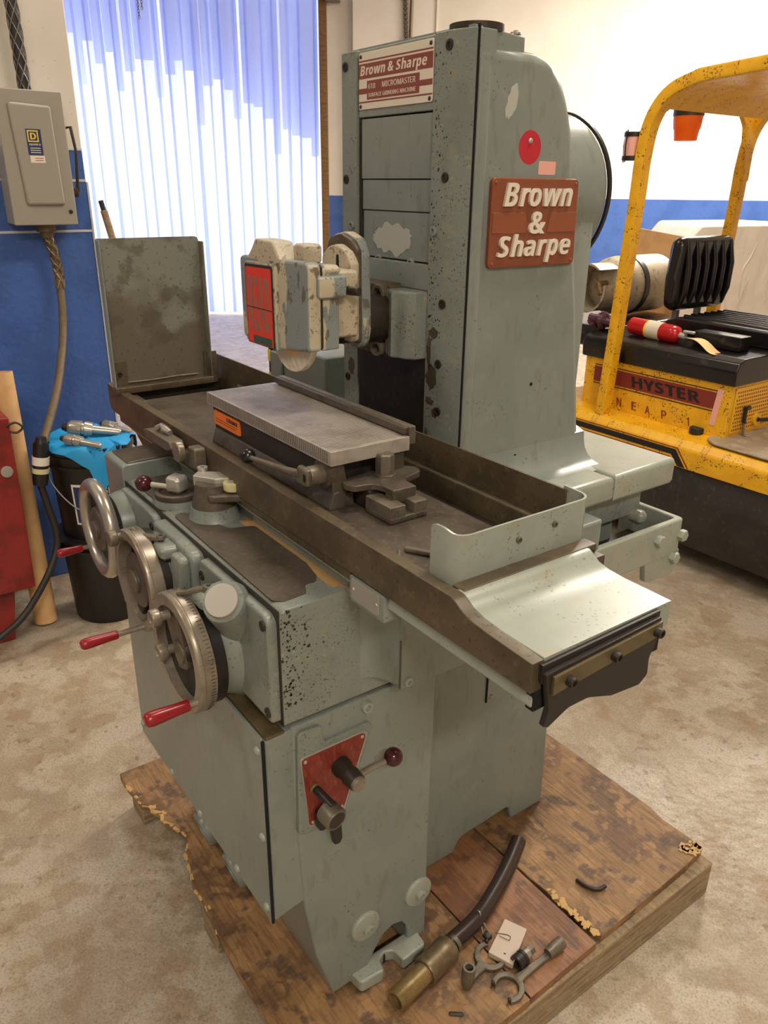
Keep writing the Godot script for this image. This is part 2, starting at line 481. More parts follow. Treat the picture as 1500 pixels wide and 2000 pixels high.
	mat("post_wood", C(216, 186, 142), 0.7, 0.0, t_wood, 0.6)
	mat("ply_edge", C(196, 160, 104), 0.8)
	mat("lumber", Color.WHITE, 0.75, 0.0, t_wood, 0.4, n_wood, 0.5)
	mat("white_wall", Color.WHITE, 0.7, 0.0, t_wall, 1.5)
	mat("blue_wall", Color.WHITE, 0.42, 0.0, t_blue, 1.2, n_floor, 0.25)
	mat("white_stripe", C(198, 200, 206), 0.6)
	mat("ceiling", C(226, 222, 214), 0.8)
	mat("yellow", Color.WHITE, 0.38, 0.0, t_yellow, 0.6)
	mat("yellow_clean", C(232, 176, 32), 0.4)
	mat("maroon_stripe", C(128, 44, 34), 0.5)
	mat("counterweight", Color.WHITE, 0.5, 0.1, t_dark, 1.2)
	mat("vinyl", C(26, 25, 25), 0.22)
	mat("vinyl_dusty", Color(0.8, 0.8, 0.8), 0.24, 0.0, skin(256, C(34, 31, 29), [[6.0, 211, 5, 0.55, 0.85, C(96, 82, 68), 0.6]]), 0.8)
	mat("tank", Color.WHITE, 0.45, 0.2, t_cream, 0.5)
	mat("ext_red", C(176, 20, 28), 0.25)
	mat("paper", C(228, 220, 206), 0.7)
	mat("tag_paper", C(232, 186, 120), 0.7)
	mat("card", Color.WHITE, 0.8, 0.0, t_card, 0.5)
	mat("wrap", C(226, 220, 212), 0.25, 0.0, null, 1.0, bumps(512, 5.0, 204, 9.0, Vector2(1, 3)), 0.7)
	mat("amber", C(246, 120, 20), 0.25)
	M.amber.backlight_enabled = true
	M.amber.backlight = Color(0.9, 0.4, 0.05)
	mat("box_grey", C(158, 152, 140), 0.4)
	mat("label_blue", C(38, 50, 96), 0.5)
	mat("label_yellow", C(236, 206, 60), 0.5)
	mat("conduit", C(150, 132, 104), 0.55, 0.1, t_steel, 0.2)
	mat("mesh_wire", C(132, 128, 120), 0.4, 0.6)
	mat("red_machine", Color.WHITE, 0.45, 0.0, t_red, 0.7)
	mat("pail", C(28, 25, 24), 0.38)
	mat("glove", C(30, 146, 206), 0.5)
	mat("cloth", C(86, 52, 66), 0.9)
	mat("strip_clear", Color(0.90, 0.91, 0.97, 0.10), 0.18)
	mat("strip_cloudy", Color(0.92, 0.93, 0.98, 0.30), 0.25)
	for k in ["strip_clear", "strip_cloudy"]:
		M[k].transparency = BaseMaterial3D.TRANSPARENCY_ALPHA
		M[k].backlight_enabled = true
		M[k].backlight = Color(0.8, 0.84, 1.0)
	mat("door_blue", C(92, 96, 158), 0.5)
	mat("door_blue_dark", C(44, 48, 92), 0.5)
	mat("pale_steel", C(196, 178, 162), 0.45)
	mat("peel", C(178, 178, 168), 0.3)
	mat("brass_dull", C(146, 134, 100), 0.45, 0.1, t_steel, 0.2)
	mat("splash", Color.WHITE, 0.4, 0.1, skin(512, C(130, 130, 118), [[2.0, 221, 4, 0.40, 0.64, C(104, 95, 82), 0.9], [6.0, 222, 5, 0.6, 0.75, C(88, 78, 66), 0.5], [60.0, 223, 3, 0.74, 0.8, C(70, 62, 52), 0.6]]), 0.7)
	mat("apron", C(236, 236, 240), 0.9)
	mat("lamp_glow", C(255, 246, 230), 0.6)
	M.lamp_glow.emission_enabled = true
	M.lamp_glow.emission = C(255, 240, 214)
	M.lamp_glow.emission_energy_multiplier = 2.0
	mat("orange_dirt", C(176, 140, 92), 0.8)

const VIEW := Vector3(-0.8086, 0, -0.5884)     # the way into the room; its back wall stands square to this
const ALONG := Vector3(0.5884, 0, -0.8086)
func R(s: float, y: float, d: float) -> Vector3:   # a point of the room: s along the back wall, d deep into the room
	return Vector3(0.9623, y, 0.5987) + ALONG * s + VIEW * d
func rbox(s0, s1, y0, y1, d0, d1, bev := 0.0):
	var m := MB.new()
	m.box(R((s0 + s1) / 2.0, (y0 + y1) / 2.0, (d0 + d1) / 2.0), Vector3(absf(s1 - s0), absf(y1 - y0), absf(d1 - d0)), bev, Basis(ALONG, Vector3.UP, VIEW))
	return m

func lamp(s: float, d: float, w: float, l: float, e: float, label: String):
	var p := R(s, 4.38, d)
	thing("ceiling_lamp", label, "lamp", p, "ceiling lamps above the shop")
	part("housing", MB.new().box(p + V(0, 0.05, 0), V(w + 0.06, 0.08, l + 0.06), 0.01), "alu")
	part("diffuser", MB.new().box(p, V(w, 0.02, l), 0.002), "lamp_glow")
	var a := AreaLight3D.new()
	a.name = "lamp_light"
	a.area_size = Vector2(w, l)
	a.area_normalize_energy = true
	a.light_energy = e
	a.light_color = C(255, 245, 231)
	a.area_range = 30.0
	a.area_attenuation = 2.0
	a.shadow_enabled = true
	a.position = p + V(0, -0.02, 0)
	a.rotation_degrees = V(-90, 0, 0)
	add_child(a)

func room():
	struct("floor", rbox(-9, 9, -0.1, 0, -5, 10.9), "concrete")
	struct("ceiling", rbox(-9, 9, 4.5, 4.6, -5, 11.0), "ceiling")
	# back wall: opening for the strip curtain between s = -4.6 and s = -0.81
	struct("wall_back", rbox(-0.74, -0.43, 1.49, 4.5, 10.62, 10.86), "white_wall")
	struct("wall_back", rbox(-0.74, -0.43, 0, 1.49, 10.62, 10.86), "blue_wall")
	struct("wall_right", rbox(-0.43, 9, 1.49, 4.5, 10.5, 10.86), "white_wall")
	struct("wall_right", rbox(-0.43, 9, 0, 1.49, 10.5, 10.86), "blue_wall")
	struct("wall_back", rbox(-9, -4.5, 0, 4.5, 10.62, 10.86), "white_wall")
	struct("wall_back", rbox(-4.5, -0.74, 4.2, 4.5, 10.62, 10.86), "white_wall")
	struct("wall_left", rbox(-9.2, -9, 0, 4.5, -5, 10.86), "white_wall")
	struct("wall_side", rbox(9, 9.2, 0, 4.5, -5, 10.86), "white_wall")
	struct("wall_front", rbox(-9, 9, 0, 4.5, -5.2, -5), "white_wall")
	struct("trim_1", rbox(-0.83, -0.74, 0, 4.3, 10.56, 10.7, 0.004), "post_wood")
	# the near wall that carries the switch box: white above, blue below, two white lines
	var x0 := -2.35
	var parts := [[1.711, 4.5, "white_wall", 0.0], [0.0, 1.711, "blue_wall", 0.0]]
	for k in parts: struct("wall_near", MB.new().span(V(x0 - 0.16, k[0], -0.375), V(x0, k[1], 3.0), 0.004), k[2])
	struct("trim_2", MB.new().span(V(x0 - 0.001, 1.709, -0.374), V(x0 + 0.003, 1.716, 3.0), 0.0005), "white_stripe")
	struct("trim_3", MB.new().span(V(x0 - 0.001, 1.600, -0.374), V(x0 + 0.003, 1.609, 3.0), 0.0005), "white_stripe")
	struct("trim_4", MB.new().span(V(x0 - 0.001, 1.419, -0.374), V(x0 + 0.003, 1.428, 3.0), 0.0005), "white_stripe")
	struct("trim_5", MB.new().span(V(x0 - 0.165, 0.0, -0.383), V(x0 + 0.001, 1.6, -0.375), 0.001), "white_stripe")
	# outside
	struct("ground", rbox(-30, 30, -0.14, -0.04, 10.95, 60), "apron")
	# a second row of blue sheets hangs outside, above head height, their lower ends uneven
	thing("outer_curtain", "row of uneven blue sheets hung high outside behind the clear strips", "curtain", R(-2.6, 1.5, 11.4))
	var e := [[-4.7, 3.5], [-4.0, 3.2], [-3.5, 3.05], [-2.9, 3.0], [-1.95, 2.7], [-1.5, 2.4], [-1.1, 2.1], [-0.5, 1.6]]
	var g := RandomNumberGenerator.new()
	g.seed = 21
	for i in 34:
		var s0 := -4.65 + i * 0.125
		var h := 2.0
		for k in e.size() - 1:
			if s0 >= e[k][0] and s0 < e[k + 1][0]: h = lerpf(e[k][1], e[k + 1][1], (s0 - e[k][0]) / (e[k + 1][0] - e[k][0]))
		var dark := i % 4 == 1
		h += g.randf_range(-0.12, 0.12) - (0.45 if dark and i < 26 else 0.0)
		part("sheet", rbox(s0, s0 + (0.13 if not dark else 0.10), h, 4.45, 11.4 + 0.04 * (i % 3), 11.41 + 0.04 * (i % 3), 0.003), "door_blue_dark" if dark else "door_blue")

func curtain():
	thing("strip_curtain", "hanging curtain of clear overlapping plastic strips across the bright doorway", "curtain", R(-2.7, 0, 10.66))
	part("rail", rbox(-4.55, -0.80, 4.15, 4.2, 10.58, 10.62, 0.003), "galv")
	var g := RandomNumberGenerator.new()
	g.seed = 5
	var n := 24
	for i in n:
		var s := -4.45 + 3.62 * i / (n - 1)
		var back := i % 2
		var w := 0.21 if back == 0 else 0.165
		var m := MB.new()
		var pts := []
		var path := []
		for k in 7:
			var u := (k / 6.0 - 0.5)
			path.append(Vector2(u * w, 0.022 * (u * u * 4.0) * (1.0 if back == 0 else -1.0)))
		var tw := g.randf_range(-0.12, 0.12)
		var sw := g.randf_range(-0.02, 0.02)
		var rings := []
		for h in 9:
			var t := h / 8.0
			var y := 0.03 + 4.12 * t
			var ring := []
			for sgn in [1, -1]:
				for k in 7:
					var p: Vector2 = path[k] if sgn == 1 else path[6 - k]
					p = p.rotated(tw * (1.0 - t))
					ring.append(R(s + p.x + sw * (1.0 - t), y, 10.66 + 0.035 * back + p.y + 0.0015 * sgn))
			rings.append(ring)
		m.loft(rings)
		part("strip", m, "strip_clear" if back else "strip_cloudy")
	# chain for hoisting, and the hardware at the top of the wall
	thing("pull_chain", "light steel chain hanging in front of the plastic strips", "chain", R(-2.85, 4.2, 10.4))
	var cm := MB.new()
	for k in 30:
		var y := 3.36 + 0.03 * k
		for off in [0.0, 0.06]:
			var ring := []
			for a in 8:
				var dd := V(cos(TAU * a / 8) * 0.011, sin(TAU * a / 8) * 0.021, 0)
				var b := Basis(Vector3.UP, 0.9 + (PI / 2 if k % 2 else 0.0))
				ring.append(R(-2.87 + off - 0.02 * (1.0 - k / 30.0) * signf(off), y + (0.09 if off > 0 else 0.0), 10.4) + b * dd)
			cm.tube(ring, 0.0035, 5, true)
	part("links", cm, "mesh_wire")
	var cd := MB.new()
	for k in 36: cd.box(R(0.13 + 0.002 * (35 - k) + 0.002, 2.9 + 0.045 * k, 10.46), V(0.052, 0.026, 0.026), 0.005, Basis(ALONG, Vector3.UP, VIEW))
	cd.tube([R(0.205, 2.9, 10.47), R(0.135, 4.5, 10.47)], 0.016, 8)
	solo("hanging_conduit", cd, "conduit", "ribbed flexible conduit hanging on the white wall above the grinder column", "conduit", R(0.17, 2.9, 10.47))
	solo("wall_pipe", MB.new().tube([R(0.235, 2.9, 10.46), R(0.265, 4.5, 10.46)], 0.02, 10), "galv", "thin straight pipe on the white wall just right of the ribbed conduit", "pipe", R(0.24, 2.9, 10.46))
	solo("wall_bracket", rbox(-0.75, -0.58, 3.56, 3.64, 10.45, 10.62, 0.006), "mesh_wire", "small grey metal bracket at the top of the wooden door post", "bracket", R(-0.67, 3.6, 10.5))
	solo("cover_strip", rbox(0.53, 0.555, 1.5, 4.5, 10.48, 10.5, 0.003), "white_wall", "narrow white cover strip running up the white wall behind the grinder column", "trim", R(0.54, 1.5, 10.49))
func skid():
	thing("skid", "low square wooden skid of worn stained plywood under the grey grinder", "pallet", V(-0.27, 0, -0.35))
	var z := V(0, 0, 1)
	for s in [[-0.80, -0.715], [-0.325, -0.245], [0.225, 0.292]]:
		part("stringer", MB.new().prism(rp([s[0], 0.0, s[1], 0.0, s[1], 0.098, s[0], 0.098], 0.006), -0.885, 0.165, T(FZ), 0.004), "lumber")
	# front sheet with its broken edge, middle sheet, rear sheet with a torn corner
	part("deck_sheet", MB.new().prism(P([-0.806, -0.262, -0.806, 0.186, -0.77, 0.188, -0.70, 0.181, -0.665, 0.178, -0.645, 0.158, -0.63, 0.162, -0.60, 0.147, -0.575, 0.151, -0.55, 0.136, -0.50, 0.124, -0.47, 0.131, -0.45, 0.146, -0.40, 0.156, -0.36, 0.170, -0.30, 0.168, -0.2, 0.178, -0.1, 0.182, 0.0, 0.179, 0.12, 0.185, 0.290, 0.182, 0.290, -0.262]), 0.099, 0.120, T(FY), 0.0015), "ply")
	part("deck_sheet", MB.new().prism(P([-0.806, -0.468, -0.806, -0.266, 0.288, -0.266, 0.282, -0.468]), 0.098, 0.119, T(FY), 0.0012), "ply_red")
	part("deck_sheet", MB.new().prism(P([-0.806, -0.890, -0.806, -0.474, 0.08, -0.472, 0.13, -0.477, 0.16, -0.472, 0.20, -0.486, 0.235, -0.482, 0.277, -0.490, 0.276, -0.60, 0.270, -0.80, 0.262, -0.878, 0.22, -0.885, 0.15, -0.882, 0.1, -0.892]), 0.099, 0.1205, T(FY), 0.0015), "ply")
	# splinters of fresh wood along the torn edges
	var g := RandomNumberGenerator.new(); g.seed = 3
	var m := MB.new()
	var edge := [-0.77, 0.188, -0.70, 0.181, -0.665, 0.178, -0.645, 0.158, -0.63, 0.162, -0.60, 0.147, -0.575, 0.151, -0.55, 0.136, -0.50, 0.124, -0.47, 0.131, -0.45, 0.146, -0.40, 0.156, -0.36, 0.170, -0.30, 0.168, -0.2, 0.178]
	for i in 90:
		var k := g.randi_range(0, edge.size() / 2 - 2) * 2
		var t := g.randf()
		var x: float = lerpf(edge[k], edge[k + 2], t)
		var zz: float = lerpf(edge[k + 1], edge[k + 3], t)
		m.box(V(x, 0.113 + g.randf() * 0.006, zz + g.randf_range(-0.006, 0.003)), V(g.randf_range(0.006, 0.026), 0.004, g.randf_range(0.004, 0.010)), 0.001, Basis(Vector3.UP, atan2(edge[k + 1] - edge[k + 3], edge[k + 2] - edge[k]) + g.randf_range(-0.25, 0.25)) * Basis(Vector3.RIGHT, g.randf_range(-0.4, 0.4)))
	for i in 26:
		var x := g.randf_range(0.12, 0.27)
		m.box(V(x, 0.121 + g.randf() * 0.002, -0.476 - g.randf() * 0.012), V(g.randf_range(0.006, 0.02), 0.003, g.randf_range(0.006, 0.016)), 0.001, Basis(Vector3.UP, g.randf_range(-0.6, 0.6)))
	for i in 26: m.box(V(g.randf_range(0.225, 0.262), 0.122, -0.876 + g.randf_range(-0.004, 0.05)), V(g.randf_range(0.004, 0.014), 0.003, g.randf_range(0.006, 0.02)), 0.001, Basis(Vector3.UP, g.randf_range(-0.6, 0.6)))
	part("splinters", m, "ply_edge").set_meta("kind", "stuff")

func grinder_base():
	# pedestal: a profile (z, y) swept from side to side, with the hand hole cut from below
	part("pedestal", MB.new().prism(P([-0.178, 0.135, -0.178, 0.80, 0.12, 0.80, 0.120, 0.62, 0.110, 0.42, 0.088, 0.26, 0.052, 0.128, -0.028, 0.130, -0.036, 0.150, -0.05, 0.178, -0.070, 0.205, -0.092, 0.214, -0.114, 0.208, -0.126, 0.190, -0.130, 0.165, -0.130, 0.135]), -0.60, 0.062, T(FX), 0.007), "paint")
	part("middle_base", MB.new().prism(P([-0.15, 0.121, -0.375, 0.121, -0.392, 0.152, -0.40, 0.157, -0.545, 0.166, -0.555, 0.160, -0.566, 0.121, -0.676, 0.121, -0.668, 0.40, -0.655, 0.84, -0.15, 0.84]), -0.50, -0.075, T(FX), 0.008), "paint")
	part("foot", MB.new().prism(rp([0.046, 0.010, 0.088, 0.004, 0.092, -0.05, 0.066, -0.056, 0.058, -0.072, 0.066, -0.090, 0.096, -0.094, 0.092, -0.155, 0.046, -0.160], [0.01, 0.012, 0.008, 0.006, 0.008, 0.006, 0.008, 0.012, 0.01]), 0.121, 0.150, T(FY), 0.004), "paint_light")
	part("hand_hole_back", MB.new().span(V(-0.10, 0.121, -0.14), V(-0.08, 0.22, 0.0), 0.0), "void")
	var m := MB.new()
	m.screw(V(0.052, 0.1, -0.073), Vector3.UP, 0.008, 0.045)
	part("levelling_screw", m, "cast_dark")
	for p in [V(-0.43, 0.185, 0.098), V(-0.285, 0.178, 0.092)]:
		part("hole_flange", MB.new().lathe([Vector2(0.026, -0.012), Vector2(0.026, 0.012), Vector2(0.040, 0.012), Vector2(0.045, 0.004), Vector2(0.045, -0.012), Vector2(0.026, -0.012)], MB.frame(p, V(0, -0.25, 1)), 24), "paint")
	for p in [[-0.023, 0.265], [-0.152, 0.271]]:
		var b := V(0.062, p[1], p[0])
		var d := part("bolt_pad", MB.new().lathe([Vector2(0, 0), Vector2(0.033, 0), Vector2(0.033, 0.006), Vector2(0.029, 0.010), Vector2(0, 0.010)], MB.frame(b + V(-0.002, 0, 0), Vector3.RIGHT), 28), "paint_light")
		part("screw", MB.new().screw(b + V(0.007, -0.004, -0.002), Vector3.RIGHT, 0.0115, 0.008), "paint_light", d)
	# sheet cover that hangs on the front, with its ledge along the top
	var c := part("front_cover", MB.new().prism(rp([0.166, 0.402, 0.166, 0.790, 0.08, 0.798, 0.075, 0.42], [0.005, 0.006, 0.0, 0.01]), -0.586, 0.058, T(FX), 0.004), "paint")
	part("cover_edge", MB.new().span(V(0.0545, 0.40, 0.167), V(0.0595, 0.793, 0.172), 0.001), "void", c)
	part("cover_panel", MB.new().prism(rp([-0.586, 0.397, 0.054, 0.397, 0.054, 0.796, -0.17, 0.796, -0.20, 0.785, -0.24, 0.735, -0.29, 0.735, -0.33, 0.785, -0.586, 0.796], [0.004, 0.004, 0.006, 0.03, 0.03, 0.03, 0.03, 0.03, 0.004]), 0.167, 0.171, T(FZ), 0.001), "paint", c)
	part("ledge", MB.new().span(V(-0.20, 0.790, 0.130), V(0.058, 0.797, 0.164), 0.002), "brass_dull", c)
	for p in [[0.040, 0.765], [0.040, 0.585], [0.040, 0.425], [-0.08, 0.409], [-0.25, 0.409], [-0.40, 0.409], [-0.572, 0.43], [-0.572, 0.76]]:
		part("screw", MB.new().rivet(V(p[0], p[1], 0.171), V(0, 0, 1), 0.0085), "paint_light", c)
	# control pad on the right side with its red plate, two knobs and a lever
	var pad := part("control_pad", MB.new().prism(rp([0.118, 0.580, 0.114, 0.790, 0.070, 0.788, 0.062, 0.750, -0.024, 0.752, -0.032, 0.742, 0.026, 0.585, 0.10, 0.575], [0.01, 0.012, 0.012, 0.01, 0.004, 0.006, 0.01, 0.01]), 0.055, 0.070, T(FX), 0.005), "paint_worn")
	part("control_plate", MB.new().prism(rp([0.110, 0.738, -0.020, 0.738, 0.030, 0.596, 0.098, 0.592], [0.008, 0.012, 0.006, 0.006]), 0.070, 0.0725, T(FX), 0.0008), "plate_red")
	part("plate_border", MB.new().prism(rp([0.1125, 0.741, -0.0245, 0.741, 0.027, 0.5935, 0.0975, 0.589], [0.008, 0.012, 0.006, 0.006]), 0.069, 0.0715, T(FX), 0.0005), "alu")
	for p in [[0.103, 0.731], [-0.009, 0.731], [0.034, 0.602], [0.092, 0.599]]: part("rivet", MB.new().rivet(V(0.0725, p[1], p[0]), Vector3.RIGHT, 0.0035), "alu")
	var k := part("feed_lever", MB.new().lathe([Vector2(0, 0), Vector2(0.018, 0), Vector2(0.018, 0.012), Vector2(0.0155, 0.016), Vector2(0.0155, 0.03), Vector2(0.017, 0.032), Vector2(0.015, 0.052), Vector2(0.013, 0.054), Vector2(0, 0.054)], MB.frame(V(0.072, 0.692, 0.036), Vector3.RIGHT), 24), "cast_dark")
	part("hub_cap", MB.new().cyl(V(0.116, 0.692, 0.036), V(0.132, 0.692, 0.036), 0.0135, 20), "steel", k)
	part("arm", MB.new().tube([V(0.112, 0.694, 0.030), V(0.114, 0.698, 0.0), V(0.116, 0.701, -0.030)], [0.006, 0.005, 0.0045], 10), "steel", k)
	part("knob", MB.new().ball(V(0.117, 0.703, -0.042), 0.0165), "bakelite", k)
	var s := part("speed_knob", MB.new().cyl(V(0.072, 0.672, 0.088), V(0.125, 0.667, 0.083), 0.0075), "black_steel")
	part("collar", MB.new().cyl(V(0.072, 0.672, 0.088), V(0.078, 0.6715, 0.0875), 0.009), "brass", s)
	part("grip", MB.new().lathe([Vector2(0, 0), Vector2(0.019, 0.0), Vector2(0.0205, 0.003), Vector2(0.0205, 0.027), Vector2(0.0185, 0.0295), Vector2(0.016, 0.0295), Vector2(0.0155, 0.028), Vector2(0, 0.028)], MB.frame(V(0.108, 0.652, 0.087), V(1, -0.12, -0.1)), 28), "steel_dull", s)
	var kd := V(1, -0.12, -0.1).normalized()
	part("end_disc", MB.new().cyl(V(0.108, 0.652, 0.087) + kd * 0.0275, V(0.108, 0.652, 0.087) + kd * 0.0292, 0.0155, 24, 0.0005), "cast_dark", s)
	var l := part("detent_lever", MB.new().box(V(0.083, 0.607, 0.076), V(0.022, 0.034, 0.028), 0.004), "black_steel")
	part("tip", MB.new().prism(rp([0.074, 0.600, 0.052, 0.600, 0.050, 0.562, 0.056, 0.553, 0.066, 0.555], 0.003), 0.088, 0.100, T(FX), 0.003), "black", l)
	part("screw", MB.new().screw(V(0.061, 0.783, -0.022), Vector3.RIGHT, 0.0105, 0.011), "paint_light")
	part("side_panel", MB.new().prism(rp([-0.445, 0.532, -0.66, 0.532, -0.66, 0.70, -0.445, 0.70], 0.004), -0.076, -0.071, T(FX), 0.001), "paint")
	part("panel_edge", MB.new().span(V(-0.074, 0.530, -0.4452), V(-0.0705, 0.70, -0.4415), 0.0005), "void")
	part("screw", MB.new().rivet(V(-0.071, 0.542, -0.456), Vector3.RIGHT, 0.006), "paint_worn")

func gearbox():
	# main housing with rounded upper edges, the separate left box, and the front cover plates
	part("housing", MB.new().prism(rp([-0.10, 0.812, -0.10, 1.018, 0.136, 1.018, 0.136, 0.812], [0, 0, 0.022, 0.004]), -0.605, 0.066, T(FX), 0.008), "paint_worn")
	part("left_box", MB.new().prism(rp([0.0, 0.80, 0.0, 1.052, 0.140, 1.052, 0.140, 0.80], [0, 0, 0.014, 0.004]), -0.715, -0.60, T(FX), 0.008), "paint")
	part("left_box_lid", MB.new().span(V(-0.705, 1.051, 0.004), V(-0.606, 1.0555, 0.126), 0.002), "cast")
	part("worn_top", MB.new().prism(rp([-0.36, 0.124, -0.375, 0.105, -0.25, 0.062, -0.235, 0.020, -0.05, 0.020, 0.0, 0.030, 0.018, 0.042, 0.012, 0.060, 0.040, 0.072, 0.045, 0.115, 0.03, 0.128], 0.012), 1.0165, 1.0192, T(FY), 0.0006), "cast")
	part("worn_top", MB.new().prism(rp([-0.59, 0.124, -0.59, 0.02, -0.38, 0.015, -0.39, 0.124], 0.014), 1.0165, 1.0190, T(FY), 0.0006), "cast")
	var g := RandomNumberGenerator.new(); g.seed = 8
	var spot := PackedVector2Array()
	for k in 24: spot.append(Vector2(-0.12 + 0.20 * cos(TAU * k / 24.0) * g.randf_range(0.8, 1.1), 0.014 + 0.020 * sin(TAU * k / 24.0) * g.randf_range(0.6, 1.5)))
	part("rust_stain", MB.new().prism(spot, 1.0165, 1.0186, T(FY)), "orange_dirt")
	# three cover plates side by side on the front
	var f := part("cover_plate", MB.new().prism(rp([-0.600, 0.84, -0.395, 0.84, -0.395, 1.006, -0.43, 1.010, -0.600, 1.010], [0.01, 0.01, 0.02, 0.01, 0.02]), 0.130, 0.150, T(FZ), 0.006), "paint")
	part("screw", MB.new().screw(V(-0.585, 0.985, 0.150), V(0, 0, 1), 0.0075, 0.004), "cast_dark", f)
	part("screw", MB.new().screw(V(-0.415, 0.985, 0.150), V(0, 0, 1), 0.0075, 0.004), "cast_dark", f)
	f = part("cover_plate", MB.new().prism(rp([-0.385, 0.82, -0.198, 0.82, -0.198, 1.008, -0.27, 1.012, -0.385, 1.012], [0.01, 0.01, 0.02, 0.01, 0.016]), 0.130, 0.160, T(FZ), 0.007), "paint_worn")
	part("indicator_block", MB.new().box(V(-0.285, 0.992, 0.172), V(0.05, 0.026, 0.036), 0.007), "paint_worn", f)
	part("indicator_rib", MB.new().prism(rp([-0.26, 0.90, -0.215, 0.90, -0.21, 1.0, -0.255, 1.0], 0.012), 0.155, 0.178, T(FZ), 0.009), "paint_worn", f)
	f = part("cover_plate", MB.new().prism(rp([-0.190, 0.818, 0.060, 0.818, 0.060, 1.006, 0.04, 1.008, -0.18, 1.008, -0.190, 1.0], [0.008, 0.008, 0.02, 0.0, 0.006, 0.01]), 0.130, 0.152, T(FZ), 0.006), "paint_worn")
	for p in [[0.046, 0.990], [0.048, 0.835], [-0.176, 0.980], [-0.176, 0.950], [-0.10, 0.832]]: part("screw", MB.new().screw(V(p[0], p[1], 0.152), V(0, 0, 1), 0.0085, 0.003), "cast_dark", f)
	part("gasket", MB.new().span(V(-0.193, 0.813, 0.1352), V(0.0664, 1.0185, 0.1368), 0.0), "cast_dark")
	part("gasket", MB.new().span(V(-0.604, 0.813, 0.1352), V(-0.194, 1.0185, 0.1365), 0.0), "cast_dark")
	var cg := RandomNumberGenerator.new(); cg.seed = 41
	var cm := MB.new()
	for i in 150:      # paint flaked off along the housing's front edge
		var fz := 0.1335 - absf(cg.randfn(0.0, 0.026))
		flake(cm, cg, Transform3D(FX, V(0.0659, cg.randf_range(0.84, 1.0) + (0.02 if cg.randf() < 0.4 else 0.0), fz)), 0.0007 + absf(cg.randfn(0.0, 0.0012)))
	part("flaked_paint", cm, "cast_dark").set_meta("kind", "stuff")
	part("thumb_screw", MB.new().lathe([Vector2(0, 0), Vector2(0.004, 0), Vector2(0.004, 0.02), Vector2(0.011, 0.02), Vector2(0.012, 0.022), Vector2(0.012, 0.03), Vector2(0.010, 0.032), Vector2(0, 0.032)], MB.frame(V(-0.425, 0.965, 0.150), V(0, 0, 1)), 20), "steel_dull")
	# bosses that carry the handwheels
	part("wheel_boss", MB.new().lathe([Vector2(0, 0.12), Vector2(0.075, 0.12), Vector2(0.070, 0.150), Vector2(0.066, 0.172), Vector2(0.064, 0.176), Vector2(0, 0.176)], Transform3D(FZ, V(-0.579, 0.934, 0)), 36), "paint_worn")
	part("wheel_boss", MB.new().lathe([Vector2(0, 0.12), Vector2(0.085, 0.14), Vector2(0.079, 0.172), Vector2(0.077, 0.186), Vector2(0, 0.186)], Transform3D(FZ, V(-0.346, 0.916, 0)), 36), "paint_worn")
	part("wheel_boss", MB.new().lathe([Vector2(0, 0.12), Vector2(0.104, 0.14), Vector2(0.094, 0.158), Vector2(0.089, 0.17), Vector2(0.087, 0.197), Vector2(0, 0.197)], Transform3D(FZ, V(-0.127, 0.879, 0)), 40), "paint")
	# filler boss with its bright round cap, between the third boss and the cover plate
	var d := V(0.50, 0.66, 0.56).normalized()
	var c := V(-0.030, 1.006, 0.180)
	part("filler_boss", MB.new().lathe([Vector2(0, -0.075), Vector2(0.048, -0.075), Vector2(0.040, -0.045), Vector2(0.036, -0.012), Vector2(0.033, 0), Vector2(0, 0)], MB.frame(c, d), 32), "paint_worn")
	part("filler_cap", MB.new().lathe([Vector2(0, -0.008), Vector2(0.027, -0.008), Vector2(0.0275, 0.005), Vector2(0.0262, 0.008), Vector2(0, 0.008)], MB.frame(c, d), 36), "alu")
	part("boss_block", MB.new().box(V(-0.088, 0.985, 0.176), V(0.048, 0.03, 0.05), 0.009), "paint_worn")
	# table lever with maroon ball, and the reversing dog post
	var k := part("table_lever", MB.new().lathe([Vector2(0, 0), Vector2(0.043, 0), Vector2(0.045, 0.004), Vector2(0.045, 0.012), Vector2(0.042, 0.014), Vector2(0.036, 0.013), Vector2(0.034, 0.008), Vector2(0, 0.008)], Transform3D(FY, V(-0.428, 1.030, 0.088)), 36), "cast")
	part("collar", MB.new().lathe([Vector2(0.026, -0.014), Vector2(0.048, -0.014), Vector2(0.046, 0.0), Vector2(0.026, 0.0)], Transform3D(FY, V(-0.428, 1.031, 0.088)), 32), "paint_worn", k)
	part("hub", MB.new().box(V(-0.428, 1.056, 0.088), V(0.036, 0.034, 0.036), 0.007, Basis(Vector3.UP, 0.5)), "alu", k)
	part("stem", MB.new().cyl(V(-0.428, 1.025, 0.088), V(-0.428, 1.042, 0.088), 0.017), "cast_dark", k)
	part("arm", MB.new().cyl(V(-0.428, 1.05, 0.098), V(-0.459, 1.053, 0.130), 0.0055), "alu", k)
	part("knob", MB.new().ball(V(-0.468, 1.054, 0.140), 0.0165), "bakelite", k)
	var q := part("dog_post", MB.new().lathe([Vector2(0, 0), Vector2(0.056, 0), Vector2(0.046, 0.008), Vector2(0.042, 0.03), Vector2(0, 0.03)], Transform3D(FY, V(-0.300, 1.012, 0.060)), 32), "paint_worn")
	part("sleeve", MB.new().lathe([Vector2(0, 0), Vector2(0.041, 0), Vector2(0.034, 0.030), Vector2(0.030, 0.046), Vector2(0, 0.046)], Transform3D(FY, V(-0.300, 1.040, 0.060)), 32), "cast", q)
	part("lug", MB.new().prism(rp([-0.345, 0.068, -0.328, 0.086, -0.285, 0.060, -0.276, 0.028, -0.312, 0.024], 0.004), 1.075, 1.096, T(FY), 0.003), "alu", q)
